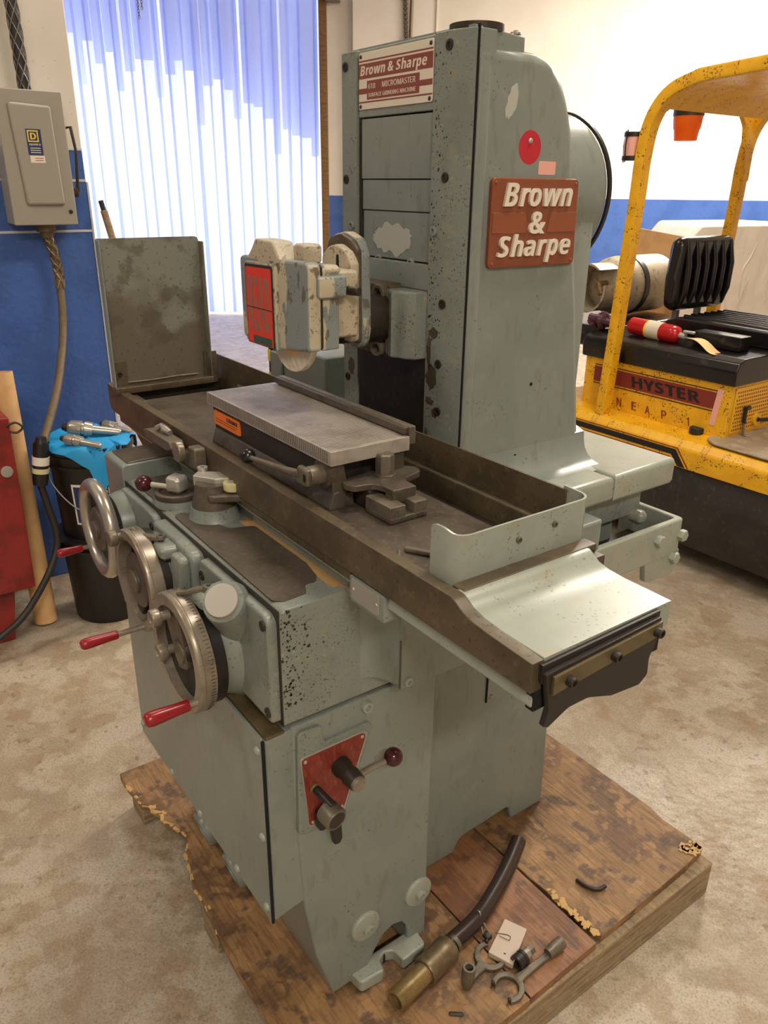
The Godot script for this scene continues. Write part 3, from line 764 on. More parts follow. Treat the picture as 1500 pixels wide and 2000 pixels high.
	part("eye", MB.new().lathe([Vector2(0.004, 0), Vector2(0.010, 0), Vector2(0.010, 0.006), Vector2(0.004, 0.006), Vector2(0.004, 0)], Transform3D(FY, V(-0.345, 1.096, 0.058)), 16), "alu", q)
	part("arm", MB.new().prism(rp([-0.305, 0.075, -0.262, 0.012, -0.232, 0.020, -0.262, 0.085], 0.010), 1.060, 1.074, T(FY), 0.003), "cast", q)
	part("roller", MB.new().lathe([Vector2(0, 0), Vector2(0.0165, 0), Vector2(0.018, 0.002), Vector2(0.018, 0.014), Vector2(0.0165, 0.016), Vector2(0, 0.016)], Transform3D(FY, V(-0.266, 1.076, 0.034)), 24), "ivory", q)
	part("screw", MB.new().screw(V(-0.266, 1.092, 0.034), Vector3.UP, 0.008, 0.005), "chrome", q)
	q.position += V(-0.022, 0, 0.0)

func flake(m, g, fr: Transform3D, r: float):
	var p := PackedVector2Array()
	for k in 6: p.append(Vector2(cos(TAU * k / 6.0) * r * g.randf_range(0.5, 1.3), sin(TAU * k / 6.0) * r * g.randf_range(0.5, 1.3)))
	m.prism(p, 0.0, 0.00035, fr)

func handwheels():
	var c := V(-0.579, 0.934, 0.205)
	var w := part("handwheel", MB.new().tube(ringpts(c, 0.092, 40), 0.0145, 12, true), "chrome")
	part("disc", MB.new().lathe([Vector2(0.085, -0.006), Vector2(0.06, -0.018), Vector2(0.03, -0.022), Vector2(0.0, -0.022), Vector2(0, -0.03), Vector2(0.09, -0.012), Vector2(0.085, -0.006)], Transform3D(FZ, c), 36), "cast_dark", w)
	part("hub", MB.new().lathe([Vector2(0.050, -0.02), Vector2(0.046, 0.004), Vector2(0.040, 0.008), Vector2(0.022, 0.008), Vector2(0.022, 0.012), Vector2(0, 0.012)], Transform3D(FZ, c), 32), "cast", w)
	part("hub_cap", MB.new().cyl(c + V(0, 0, 0.008), c + V(0, 0, 0.014), 0.019, 24), "steel_dull", w)
	handle(w, c + V(-0.066, -0.064, 0.014), 0.012, 0.052, 0.0095)
	c = V(-0.346, 0.916, 0.205)
	w = part("handwheel", MB.new().lathe([Vector2(0.0785, 0.014), Vector2(0.0785, -0.010), Vector2(0.0975, -0.014), Vector2(0.0985, -0.012), Vector2(0.0985, 0.006), Vector2(0.0978, 0.0065), Vector2(0.0985, 0.007), Vector2(0.0985, 0.012), Vector2(0.0965, 0.015), Vector2(0.0785, 0.014)], Transform3D(FZ, c), 64), "steel")
	part("spoke", MB.new().prism(rp([-0.09, -0.014, 0.0, -0.022, 0.09, -0.014, 0.09, 0.014, 0.0, 0.022, -0.09, 0.014], 0.006), -0.008, 0.002, Transform3D(Basis(Vector3(0, 0, 1), 1.3), c), 0.003), "cast_dark", w)
	part("hub", MB.new().lathe([Vector2(0, -0.03), Vector2(0.040, -0.03), Vector2(0.052, -0.004), Vector2(0.053, 0.006), Vector2(0.050, 0.009), Vector2(0.024, 0.009), Vector2(0.024, 0.013), Vector2(0, 0.013)], Transform3D(FZ, c), 36), "cast", w)
	part("hub_cap", MB.new().cyl(c + V(0, 0, 0.010), c + V(0, 0, 0.016), 0.021, 24), "steel_dull", w)
	part("dial", MB.new().lathe([Vector2(0, -0.030), Vector2(0.092, -0.030), Vector2(0.092, -0.016), Vector2(0, -0.016)], Transform3D(FZ, c), 48), "black_steel", w)
	part("lock_knob", MB.new().lathe([Vector2(0, 0), Vector2(0.008, 0), Vector2(0.008, 0.014), Vector2(0.013, 0.014), Vector2(0.0155, 0.017), Vector2(0.0155, 0.028), Vector2(0.0135, 0.030), Vector2(0, 0.030)], Transform3D(FZ, c + V(-0.035, 0.078, 0.010)), 24), "steel_dull", w)
	handle(w, c + V(0.034, -0.080, 0.012), 0.052, 0.066, 0.0105)
	c = V(-0.127, 0.879, 0.214)
	w = part("handwheel", MB.new().lathe([Vector2(0.083, 0.016), Vector2(0.083, -0.010), Vector2(0.102, -0.014), Vector2(0.1045, -0.012), Vector2(0.1045, 0.006), Vector2(0.1036, 0.0068), Vector2(0.1045, 0.0076), Vector2(0.1045, 0.012), Vector2(0.102, 0.016), Vector2(0.083, 0.016)], Transform3D(FZ, c), 72), "steel")
	part("dish", MB.new().lathe([Vector2(0, -0.02), Vector2(0.085, -0.014), Vector2(0.085, 0.0), Vector2(0.055, -0.006), Vector2(0.030, -0.006), Vector2(0.026, 0.006), Vector2(0, 0.006)], Transform3D(FZ, c), 48), "cast_dark", w)
	part("web", MB.new().prism(rp([-0.020, -0.03, 0.020, -0.03, 0.034, 0.086, -0.034, 0.086], 0.006), -0.008, 0.009, Transform3D(Basis(Vector3(0, 0, 1), 0.35), c), 0.003), "cast", w)
	part("hub_cap", MB.new().cyl(c + V(0.004, 0.002, 0.002), c + V(0.004, 0.002, 0.012), 0.020, 24), "steel_dull", w)
	part("dial", MB.new().lathe([Vector2(0, -0.034), Vector2(0.098, -0.034), Vector2(0.098, -0.016), Vector2(0, -0.016)], Transform3D(FZ, c), 48), "black", w)
	for k in [V(-0.020, 0.064, 0.012), V(-0.030, -0.008, 0.004)]:
		part("lock_knob", MB.new().lathe([Vector2(0, 0), Vector2(0.008, 0), Vector2(0.008, 0.016), Vector2(0.013, 0.016), Vector2(0.0155, 0.019), Vector2(0.0155, 0.030), Vector2(0.0135, 0.032), Vector2(0.008, 0.032), Vector2(0.007, 0.030), Vector2(0, 0.030)], Transform3D(FZ, c + k), 28), "steel", w)
	handle(w, c + V(0.081, -0.048, 0.014), 0.016, 0.072, 0.0125)
	# graduation ticks on the near rim
	var m := MB.new()
	for i in 100:
		var a := TAU * i / 100.0
		var rr := 0.1046
		var L := 0.010 if i % 5 == 0 else 0.006
		m.box(c + V(cos(a) * rr, sin(a) * rr, -0.006), V(0.0006, 0.0008, L), 0.0, Basis(Vector3(0, 0, 1), a))
	part("graduations", m, "ink", w).set_meta("kind", "stuff")
	# pointer straps from the cover plates to the rims
	part("pointer", MB.new().tube([V(-0.300, 1.008, 0.176), V(-0.315, 1.008, 0.188), V(-0.338, 1.008, 0.200), V(-0.356, 1.016, 0.206)], [0.009, 0.007, 0.005, 0.005], 8), "steel_dull")
	part("pointer", MB.new().tube([V(-0.085, 1.000, 0.180), V(-0.10, 0.998, 0.192), V(-0.118, 0.989, 0.204), V(-0.13, 0.987, 0.214)], [0.009, 0.007, 0.005, 0.005], 8), "steel_dull")
	part("pointer_screw", MB.new().screw(V(-0.295, 1.010, 0.176), Vector3.UP, 0.008, 0.007), "steel_dull")
	part("pointer_screw", MB.new().screw(V(-0.085, 1.002, 0.180), Vector3.UP, 0.008, 0.007), "steel_dull")
func ringpts(c: Vector3, r: float, n: int) -> Array:
	var o := []
	for i in n: o.append(c + V(cos(TAU * i / n) * r, sin(TAU * i / n) * r, 0))
	return o
func handle(w, p: Vector3, shank: float, length: float, r: float):
	part("shank", MB.new().cyl(p - V(0, 0, 0.012), p + V(0, 0, shank), r * 0.5, 14), "steel", w)
	part("grip", MB.new().lathe([Vector2(0, 0), Vector2(r * 0.72, 0), Vector2(r * 0.78, 0.003), Vector2(r * 0.82, length * 0.3), Vector2(r * 0.95, length * 0.65), Vector2(r, length * 0.85), Vector2(r * 0.9, length * 0.95), Vector2(r * 0.6, length), Vector2(0, length)], Transform3D(FZ, p + V(0, 0, shank)), 24), "red_grip", w)
func table():
	# saddle below the table
	part("saddle", MB.new().prism(P([0.010, 0.84, -0.05, 0.835, -0.30, 0.835, -0.60, 0.90, -0.60, 0.985, -0.26, 0.985, -0.24, 1.046, 0.016, 1.046, 0.012, 1.026]), -0.62, 0.060, T(FX), 0.006), "paint")
	var b := part("saddle_box", MB.new().prism(rp([-0.050, 0.834, -0.40, 0.834, -0.40, 0.96, -0.30, 1.044, -0.050, 1.044], [0.006, 0, 0, 0, 0.006]), -0.02, 0.121, T(FX), 0.005), "paint")
	part("screw", MB.new().screw(V(0.120, 0.848, -0.066), Vector3.RIGHT, 0.008, 0.006), "paint_light", b)
	part("corner_fillet", MB.new().prism(P([0.05, -0.056, 0.1205, -0.053, 0.112, -0.0475, 0.095, -0.042, 0.080, -0.033, 0.071, -0.022, 0.0655, -0.008, 0.05, -0.008]), 0.845, 1.040, T(FY), 0.0), "paint")
	part("rust_line", MB.new().span(V(0.1195, 0.840, -0.0515), V(0.1216, 0.93, -0.0492), 0.0), "brown_steel", b)
	var s := part("stop_bracket", MB.new().prism(rp([0.100, 1.022, 0.190, 1.022, 0.190, 1.066, 0.100, 1.066], 0.006), 0.010, 0.034, T(FZ), 0.003), "paint")
	part("name_tag", MB.new().prism(rp([0.108, 1.029, 0.178, 1.029, 0.178, 1.064, 0.108, 1.064], 0.005), 0.034, 0.0355, T(FZ), 0.0005), "alu", s)
	for x in [0.114, 0.172]: part("rivet", MB.new().rivet(V(x, 1.047, 0.0355), V(0, 0, 1), 0.003), "alu", s)
	# table: body, front bar with its curved end, pan floor, rear ledge, right-hand shelf
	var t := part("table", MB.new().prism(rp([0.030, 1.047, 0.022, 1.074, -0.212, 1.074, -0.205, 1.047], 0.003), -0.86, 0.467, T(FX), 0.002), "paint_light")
	part("way_bar", MB.new().span(V(-0.93, 1.052, 0.012), V(0.10, 1.070, 0.032), 0.002), "brown_steel", t)
	part("under_wedge", MB.new().prism(P([-0.93, 1.072, -0.80, 1.0, -0.62, 1.0, -0.62, 1.072]), -0.19, 0.018, T(FZ), 0.003), "brown_steel", t)
	part("front_bar", MB.new().prism(P([-0.985, 1.090, -0.975, 1.076, -0.95, 1.071, 0.470, 1.071, 0.470, 1.110, 0.400, 1.1135, 0.372, 1.116, 0.352, 1.121, 0.340, 1.128, 0.330, 1.132, -0.90, 1.132, -0.95, 1.135, -0.985, 1.138]), 0.016, 0.036, T(FZ), 0.0015), "brown_steel", t)
	part("pan_floor", MB.new().span(V(-0.835, 1.074, -0.172), V(0.345, 1.122, 0.018), 0.001), "cast", t)
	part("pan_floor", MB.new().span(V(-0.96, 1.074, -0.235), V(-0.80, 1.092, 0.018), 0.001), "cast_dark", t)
	part("pan_floor", MB.new().span(V(-0.96, 1.09, -0.004), V(-0.82, 1.124, 0.018), 0.002), "cast", t)
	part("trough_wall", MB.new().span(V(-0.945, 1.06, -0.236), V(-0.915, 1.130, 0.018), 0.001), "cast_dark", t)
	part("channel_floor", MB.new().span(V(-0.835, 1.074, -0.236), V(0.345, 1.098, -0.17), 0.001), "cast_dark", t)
	part("rear_ledge", MB.new().span(V(-0.80, 1.09, -0.237), V(0.27, 1.138, -0.222), 0.004), "brown_steel", t)
	part("pan_end", MB.new().prism(P([0.20, -0.236, 0.345, -0.236, 0.345, -0.15, 0.27, -0.165]), 1.08, 1.121, T(FY), 0.002), "cast", t)
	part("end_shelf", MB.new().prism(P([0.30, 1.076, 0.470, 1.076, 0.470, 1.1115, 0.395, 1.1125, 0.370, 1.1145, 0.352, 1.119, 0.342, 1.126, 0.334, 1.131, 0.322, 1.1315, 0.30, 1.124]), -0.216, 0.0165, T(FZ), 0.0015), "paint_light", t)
	part("sill", MB.new().span(V(0.306, 1.12, -0.236), V(0.330, 1.1327, 0.014), 0.002), "brown_steel", t)
	# raised guard sheet: rear wall, right-hand end
	var pth := []; var lo := []; var hi := []
	pth.append(Vector2(-0.965, -0.238)); lo.append(1.08); hi.append(1.190)
	pth.append(Vector2(-0.5, -0.238)); lo.append(1.08); hi.append(1.190)
	pth.append(Vector2(0.22, -0.238)); lo.append(1.08); hi.append(1.1925)
	pth.append(Vector2(0.262, -0.238)); lo.append(1.10); hi.append(1.1925)
	part("rear_guard", MB.new().sheet(pth, lo, hi, 0.004), "brown_steel", t)
	pth = []; lo = []; hi = []
	pth.append(Vector2(0.255, -0.2415)); lo.append(1.12); hi.append(1.1965)
	for k in 7:
		var a := -PI / 2 + PI / 2 * k / 6.0
		pth.append(Vector2(0.284 + 0.022 * cos(a), -0.220 + 0.022 * sin(a))); lo.append(1.122); hi.append(1.195)
	for z in [-0.16, -0.1, -0.06]: pth.append(Vector2(0.306, z)); lo.append(1.122); hi.append(1.1945)
	for k in 7:
		var a := PI / 2 * k / 6.0
		pth.append(Vector2(0.280 + 0.026 * cos(a), -0.018 + 0.026 * sin(a))); lo.append(1.122); hi.append(1.194 + 0.006 * smoothstep(3.0, 6.0, float(k)))
	pth.append(Vector2(0.266, 0.009)); lo.append(1.122); hi.append(1.200)
	pth.append(Vector2(0.2575, 0.009)); lo.append(1.122); hi.append(1.196)
	part("end_guard", MB.new().sheet(pth, lo, hi, 0.0035), "paint_light", t)
	for z in [[-0.098, 1.166], [-0.166, 1.172]]: part("guard_screw", MB.new().screw(V(0.3075, z[1], z[0]), Vector3.RIGHT, 0.0045, 0.004), "steel_dull", t)
	# left-hand splash plate standing on the table
	var sp := part("splash_plate", MB.new().prism(rp([0.044, 1.14, 0.044, 1.481, -0.200, 1.481, -0.200, 1.14], [0, 0.004, 0.012, 0]), -0.912, -0.909, T(FX), 0.0005), "splash")
	part("flange", MB.new().span(V(-0.912, 1.145, 0.041), V(-0.890, 1.479, 0.045), 0.001), "paint", sp)
	part("flange", MB.new().span(V(-0.912, 1.145, -0.203), V(-0.886, 1.470, -0.199), 0.001), "splash", sp)
	part("foot_plate", MB.new().span(V(-0.914, 1.128, -0.205), V(-0.885, 1.145, 0.046), 0.002), "brown_steel", sp)
	for z in [0.028, -0.205]:
		part("bracket", MB.new().span(V(-0.908, 1.125, z - 0.018), V(-0.902, 1.205, z + 0.016), 0.001), "brown_steel", sp)
		part("screw", MB.new().screw(V(-0.902, 1.175, z), Vector3.RIGHT, 0.0055, 0.005), "cast_dark", sp)
	part("weld", MB.new().tube([V(-0.906, 1.152, 0.02), V(-0.906, 1.151, -0.05), V(-0.906, 1.153, -0.12), V(-0.906, 1.152, -0.17)], 0.0025, 6), "steel_dull", sp)
	# rubber flap on the right-hand end
	var fl := part("end_flap", MB.new().prism(rp([0.024, 1.098, -0.182, 1.104, -0.178, 1.068, -0.168, 1.05, -0.170, 1.024, -0.155, 1.014, -0.10, 1.020, -0.055, 1.036, -0.02, 1.036, 0.012, 1.022, 0.020, 1.026, 0.014, 1.048], [0.003, 0.003, 0.02, 0.012, 0.008, 0.008, 0.03, 0.03, 0.02, 0.004, 0.002, 0.004]), 0.474, 0.482, T(FX), 0.001), "rubber")
	part("backing", MB.new().prism(P([0.024, 1.107, -0.186, 1.109, -0.186, 1.095, 0.024, 1.085]), 0.468, 0.476, T(FX), 0.001), "rubber", fl)
	part("clamp_strip", MB.new().prism(P([0.014, 1.093, -0.180, 1.100, -0.180, 1.080, 0.014, 1.069]), 0.481, 0.486, T(FX), 0.001), "brass_dull", fl)
	for z in [[-0.010, 1.081], [-0.088, 1.085], [-0.168, 1.090]]: part("screw", MB.new().screw(V(0.486, z[1], z[0]), Vector3.RIGHT, 0.0065, 0.009), "cast_dark", fl)
	part("end_cap", MB.new().span(V(0.455, 1.040, -0.205), V(0.469, 1.074, 0.026), 0.002), "void", t)
	# trip dog clamped to the front of the table
	var d := part("trip_dog", MB.new().prism(rp([-0.640, 1.083, -0.44, 1.078, -0.40, 1.082, -0.40, 1.10, -0.43, 1.105, -0.640, 1.096], 0.004), 0.036, 0.052, T(FZ), 0.003), "cast")
	part("pawl", MB.new().prism(rp([-0.625, 1.116, -0.61, 1.100, -0.50, 1.102, -0.47, 1.110, -0.48, 1.124, -0.60, 1.122], 0.004), 0.048, 0.078, T(FZ), 0.003), "steel_dull", d)
	part("wheel", MB.new().lathe([Vector2(0, 0), Vector2(0.014, 0), Vector2(0.020, 0.002), Vector2(0.0205, 0.012), Vector2(0.019, 0.014), Vector2(0, 0.014)], Transform3D(FZ, V(-0.440, 1.115, 0.066)), 28), "steel", d)
	part("plate", MB.new().prism(rp([-0.43, 1.085, -0.395, 1.085, -0.395, 1.128, -0.43, 1.128], 0.008), 0.036, 0.060, T(FZ), 0.003), "steel_dull", d)
	part("wing_nut", MB.new().tube([V(-0.575, 1.128, 0.064), V(-0.560, 1.137, 0.06), V(-0.545, 1.130, 0.058), V(-0.525, 1.128, 0.056)], [0.007, 0.005, 0.009, 0.006], 8), "chrome", d)

func column():
	var prof := P([-0.352, 0.99, -0.352, 1.802])
	for q in spl([V(-0.45, 1.806, 0), V(-0.495, 1.803, 0), V(-0.532, 1.786, 0), V(-0.560, 1.752, 0), V(-0.580, 1.710, 0), V(-0.595, 1.660, 0), V(-0.604, 1.60, 0), V(-0.624, 1.50, 0), V(-0.648, 1.378, 0), V(-0.692, 1.116, 0), V(-0.712, 0.99, 0)], 4): prof.append(Vector2(q.x, q.y))
	var c := part("column", MB.new().prism(prof, -0.475, -0.100, T(FX), 0.022), "paint")
	part("cap", MB.new().prism(P([-0.350, 1.76, -0.350, 1.834, -0.461, 1.826, -0.463, 1.76]), -0.462, -0.112, T(FX), 0.003), "paint", c)
	part("front_rib", MB.new().prism(P([-0.350, 0.99, -0.350, 1.790, -0.380, 1.780, -0.380, 0.99]), -0.12, -0.0965, T(FX), 0.009), "paint", c)
	part("root_fillet", MB.new().prism(P([-0.125, 1.12, -0.1003, 1.112, -0.0985, 1.095, -0.0935, 1.078, -0.083, 1.0635, -0.067, 1.0545, -0.048, 1.0505, -0.03, 1.0485, -0.125, 1.03]), -0.708, -0.345, T(FZ), 0.0), "paint", c)
	for x in [-0.39, -0.46]: part("eye_screw", MB.new().rivet(V(-0.135, 1.832, x), Vector3.UP, 0.010), "chrome", c)
	for p in [[1.238, -0.53], [1.085, -0.655], [1.095, -0.50]]: part("hole", MB.new().cyl(V(-0.102, p[0], p[1]), V(-0.0985, p[0], p[1]), 0.0035, 12, 0.0002), "void", c)
	part("motor_drum", MB.new().lathe([Vector2(0, -0.55), Vector2(0.155, -0.55), Vector2(0.155, -0.735), Vector2(0.148, -0.748), Vector2(0, -0.748)], Transform3D(FZ, V(-0.293, 1.585, 0)), 64), "paint")
	part("drum_band", MB.new().lathe([Vector2(0.152, -0.744), Vector2(0.158, -0.744), Vector2(0.158, -0.752), Vector2(0.152, -0.752), Vector2(0.152, -0.744)], Transform3D(FZ, V(-0.293, 1.585, 0)), 64), "black")
	part("pulley_guard", MB.new().lathe([Vector2(0, 0), Vector2(0.045, 0), Vector2(0.045, 0.012), Vector2(0, 0.012)], Transform3D(FY, V(-0.152, 1.828, -0.388)), 28), "cast_dark")
	part("motor_tail", MB.new().span(V(-0.44, 1.05, -0.75), V(-0.147, 1.57, -0.60), 0.03), "paint")
	# ways on the front: two bars, the sliding covers between them
	part("way_bar", MB.new().prism(P([-0.475, -0.334, -0.424, -0.334, -0.424, -0.38, -0.475, -0.38]), 1.0, 1.829, T(FY), 0.002), "paint_worn")
	part("way_bar", MB.new().prism(P([-0.192, -0.334, -0.146, -0.334, -0.104, -0.348, -0.104, -0.39, -0.192, -0.39]), 1.0, 1.829, T(FY), 0.002), "paint_worn")
	part("seam", MB.new().span(V(-0.106, 1.0, -0.3515), V(-0.100, 1.833, -0.349), 0.0004), "void")
	part("way_recess", MB.new().span(V(-0.43, 1.0, -0.40), V(-0.185, 1.826, -0.352), 0.0), "void")
	part("header", MB.new().span(V(-0.422, 1.716, -0.36), V(-0.192, 1.828, -0.337), 0.002), "paint")
	var zz := -0.3385
	for k in [[1.7135, 1.609], [1.6075, 1.5535], [1.552, 1.467]]:
		part("slide_cover", MB.new().span(V(-0.413, k[1], zz - 0.006), V(-0.193, k[0], zz), 0.001), "paint")
		zz -= 0.0022
	for x in [-0.4205, -0.4165]: part("way_strip", MB.new().span(V(x, 1.40, -0.35), V(x + 0.002, 1.713, -0.338), 0.0005), "cast_dark")
	part("apron_plate", MB.new().span(V(-0.421, 1.0, -0.352), V(-0.194, 1.30, -0.337), 0.001), "black_steel")
	for p in [[-0.462, 1.805], [-0.154, 1.808], [-0.461, 1.608], [-0.153, 1.611], [-0.148, 1.40], [-0.153, 1.29], [-0.150, 1.20], [-0.46, 1.21]]:
		part("way_screw", MB.new().screw(V(p[0], p[1], -0.3345), V(0, 0, 1), 0.0085, 0.003), "cast_dark")
	for p in [[-0.441, 1.522], [-0.178, 1.523]]: part("way_screw", MB.new().screw(V(p[0], p[1], -0.3345), V(0, 0, 1), 0.0085, 0.005), "paint")
	for p in [[-0.36, 1.462], [-0.255, 1.462]]: part("cover_screw", MB.new().screw(V(p[0], p[1], -0.345), V(0, 0, 1), 0.010, 0.006), "paint_worn")
	var wg := RandomNumberGenerator.new(); wg.seed = 17
	for k in [[-0.170, 1.345, 0.016, 0.010], [-0.172, 1.262, 0.018, 0.024], [-0.176, 1.215, 0.014, 0.008], [-0.160, 1.195, 0.010, 0.010], [-0.182, 1.310, 0.007, 0.03], [-0.446, 1.235, 0.012, 0.02], [-0.183, 1.13, 0.006, 0.03]]:
		var wp := PackedVector2Array()
		for i in 22: wp.append(Vector2(clampf(k[0] + k[2] * cos(TAU * i / 22.0) * wg.randf_range(0.7, 1.2), -0.473, -0.1475), k[1] + k[3] * sin(TAU * i / 22.0) * wg.randf_range(0.7, 1.2)))
		part("bare_patch", MB.new().prism(wp, -0.3342, -0.3337, T(FZ)), "brown_steel")
	var fm := MB.new()
	for i in 190:
		var fy := wg.randf_range(1.3, 1.66)
		if wg.randf() < 0.25: fy = wg.randf_range(1.66, 1.8)
		flake(fm, wg, Transform3D(FZ, V(-0.19 + absf(wg.randfn(0.0, 0.018)) if wg.randf() < 0.5 else wg.randf_range(-0.188, -0.148), fy, -0.3341)), 0.0006 + absf(wg.randfn(0.0, 0.0009)))
	part("flaked_paint", fm, "cast_dark").set_meta("kind", "stuff")
	var pg := RandomNumberGenerator.new(); pg.seed = 31
	var pp := PackedVector2Array()
	for k in 40:
		var a := TAU * k / 40.0
		pp.append(Vector2(-0.315 + 0.062 * cos(a) * pg.randf_range(0.88, 1.1), 1.503 + 0.030 * sin(a) * pg.randf_range(0.7, 1.15)))
	part("peeled_sticker", MB.new().prism(pp, -0.3428, -0.3420, T(FZ)), "peel")
	pp = PackedVector2Array()
	for k in 20:
		var a := TAU * k / 20.0
		pp.append(Vector2(-0.428 + 0.012 * cos(a) * pg.randf_range(0.8, 1.15) - 0.006 * sin(a), 1.727 + 0.030 * sin(a) * pg.randf_range(0.7, 1.1)))
	part("peeled_sticker", MB.new().prism(pp, -0.1003, -0.0996, T(FX)), "peel")
	# maker's plate on the header
	var n := part("nameplate", MB.new().prism(rp([-0.417, 1.729, -0.196, 1.729, -0.196, 1.823, -0.417, 1.823], 0.005), -0.337, -0.3345, T(FZ), 0.0006), "cream_print")
	var zf := -0.3345
	var st := func(x0, y0, x1, y1, m := "maroon_print"): part("stripe", MB.new().span(V(x0, y0, zf - 0.0004), V(x1, y1, zf + 0.0003), 0.0), m, n)
	st.call(-0.4165, 1.8075, -0.1965, 1.8100)
	st.call(-0.4165, 1.7800, -0.1965, 1.8045)
	st.call(-0.390, 1.7450, -0.232, 1.7760)
	st.call(-0.4165, 1.7550, -0.390, 1.7640)
	st.call(-0.232, 1.7550, -0.1965, 1.7640)
	st.call(-0.4165, 1.7400, -0.1965, 1.7425)
	letters("lettering", "Brown & Sharpe", "cream_print", Transform3D(FZ, V(-0.411, 1.7855, zf)), 0.197, 0.0155, 0.0008, 0.2, true, n)
	letters("lettering", "618", "cream_print", Transform3D(FZ, V(-0.385, 1.7625, zf)), 0.022, 0.0085, 0.0008, 0.0, false, n)
	letters("lettering", "MICROMASTER", "cream_print", Transform3D(FZ, V(-0.341, 1.7625, zf)), 0.098, 0.0090, 0.0008, 0.0, false, n)
	letters("lettering", "SURFACE GRINDING MACHINE", "cream_print", Transform3D(FZ, V(-0.385, 1.7490, zf)), 0.143, 0.0065, 0.0008, 0.0, false, n)
	for p in [[-0.4105, 1.8165], [-0.203, 1.8165], [-0.4105, 1.7345], [-0.203, 1.7345]]: part("screw", MB.new().rivet(V(p[0], p[1], zf), V(0, 0, 1), 0.0035), "cast_dark", n)
	# big sign on the right-hand side
	var fx := Basis(Vector3(0, 0, -1), Vector3(0, 1, 0), Vector3(1, 0, 0))
	var s := part("maker_sign", MB.new().prism(rp([-0.388, 1.463, -0.388, 1.612, -0.604, 1.612, -0.610, 1.463], 0.010), -0.102, -0.092, T(FX), 0.002), "sign_brown")
	part("raised_panel", MB.new().prism(rp([-0.392, 1.521, -0.392, 1.556, -0.470, 1.556, -0.478, 1.521], 0.004), -0.094, -0.0905, T(FX), 0.001), "sign_groove", s)
	part("raised_panel", MB.new().prism(rp([-0.605, 1.521, -0.604, 1.556, -0.536, 1.556, -0.528, 1.521], 0.004), -0.094, -0.0905, T(FX), 0.001), "sign_groove", s)
	letters("lettering", "Brown", "cream_print", Transform3D(fx, V(-0.092, 1.566, -0.414)), 0.166, 0.038, 0.005, 0.2, true, s)
	letters("lettering", "&", "cream_print", Transform3D(fx, V(-0.092, 1.520, -0.478)), 0.040, 0.037, 0.005, 0.15, true, s)
	letters("lettering", "Sharpe", "cream_print", Transform3D(fx, V(-0.092, 1.482, -0.405)), 0.182, 0.035, 0.005, 0.2, true, s)
	for p in [[-0.396, 1.604], [-0.596, 1.604], [-0.396, 1.471], [-0.600, 1.471]]: part("screw", MB.new().rivet(V(-0.092, p[0 + 1], p[0]), Vector3.RIGHT, 0.003), "sign_groove", s)
	part("round_sticker", MB.new().lathe([Vector2(0, 0), Vector2(0.027, 0), Vector2(0.027, 0.0008), Vector2(0, 0.0008)], MB.frame(V(-0.1005, 1.661, -0.478), Vector3.RIGHT), 36), "red_sticker")
	part("sticker_screw", MB.new().rivet(V(-0.1, 1.671, -0.478), Vector3.RIGHT, 0.005), "alu")
	part("small_sticker", MB.new().prism(rp([-0.503, 1.618, -0.503, 1.640, -0.546, 1.640, -0.546, 1.618], 0.003), -0.1005, -0.0996, T(FX)), "pink_sticker")
	# foot of the column, rear cover, cross slide bed and its open bracket
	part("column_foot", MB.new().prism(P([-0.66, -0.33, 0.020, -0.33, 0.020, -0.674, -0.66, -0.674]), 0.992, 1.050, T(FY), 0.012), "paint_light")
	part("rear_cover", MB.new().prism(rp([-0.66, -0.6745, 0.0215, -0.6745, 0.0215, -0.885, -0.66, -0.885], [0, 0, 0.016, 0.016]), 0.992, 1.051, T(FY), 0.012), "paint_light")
	part("cross_slide", MB.new().span(V(-0.60, 0.915, -0.84), V(-0.025, 0.995, -0.28), 0.004), "paint")
	part("slide_bed", MB.new().span(V(-0.56, 0.79, -0.80), V(-0.06, 0.918, -0.30), 0.006), "paint")
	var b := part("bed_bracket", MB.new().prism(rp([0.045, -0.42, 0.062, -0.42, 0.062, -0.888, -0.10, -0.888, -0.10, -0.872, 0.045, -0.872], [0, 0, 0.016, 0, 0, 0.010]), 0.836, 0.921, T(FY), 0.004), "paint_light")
	part("leg", MB.new().prism(rp([-0.765, 0.845, -0.775, 0.790, -0.868, 0.782, -0.887, 0.805, -0.887, 0.845], [0, 0.01, 0.02, 0.02, 0]), 0.045, 0.061, T(FX), 0.003), "paint_light", b)
	part("floor", MB.new().span(V(-0.07, 0.836, -0.88), V(0.05, 0.850, -0.42), 0.0), "cast_dark", b)
	part("nut", MB.new().box(V(-0.02, 0.915, -0.82), V(0.05, 0.03, 0.03), 0.008), "paint_light", b)
	for p in [[-0.796, 0.889], [-0.880, 0.882], [-0.862, 0.832]]: part("bolt", MB.new().hexbolt(V(0.061, p[1], p[0]), Vector3.RIGHT, 0.014, 0.014), "paint_light", b)
	# electrical cabinet on the far side
	var e := part("electrical_cabinet", MB.new().span(V(-0.86, 0.78, -0.62), V(-0.60, 1.222, -0.36), 0.006), "paint")
	part("door", MB.new().span(V(-0.855, 0.79, -0.36), V(-0.80, 1.20, -0.350), 0.003), "paint", e)
	for k in 7: part("tape", MB.new().span(V(-0.875, 1.20 - k * 0.06, -0.40), V(-0.862, 1.17 - k * 0.06, -0.355), 0.0), "label_yellow", e)
	part("edge", MB.new().span(V(-0.874, 0.78, -0.41), V(-0.86, 1.205, -0.357), 0.0), "black", e)

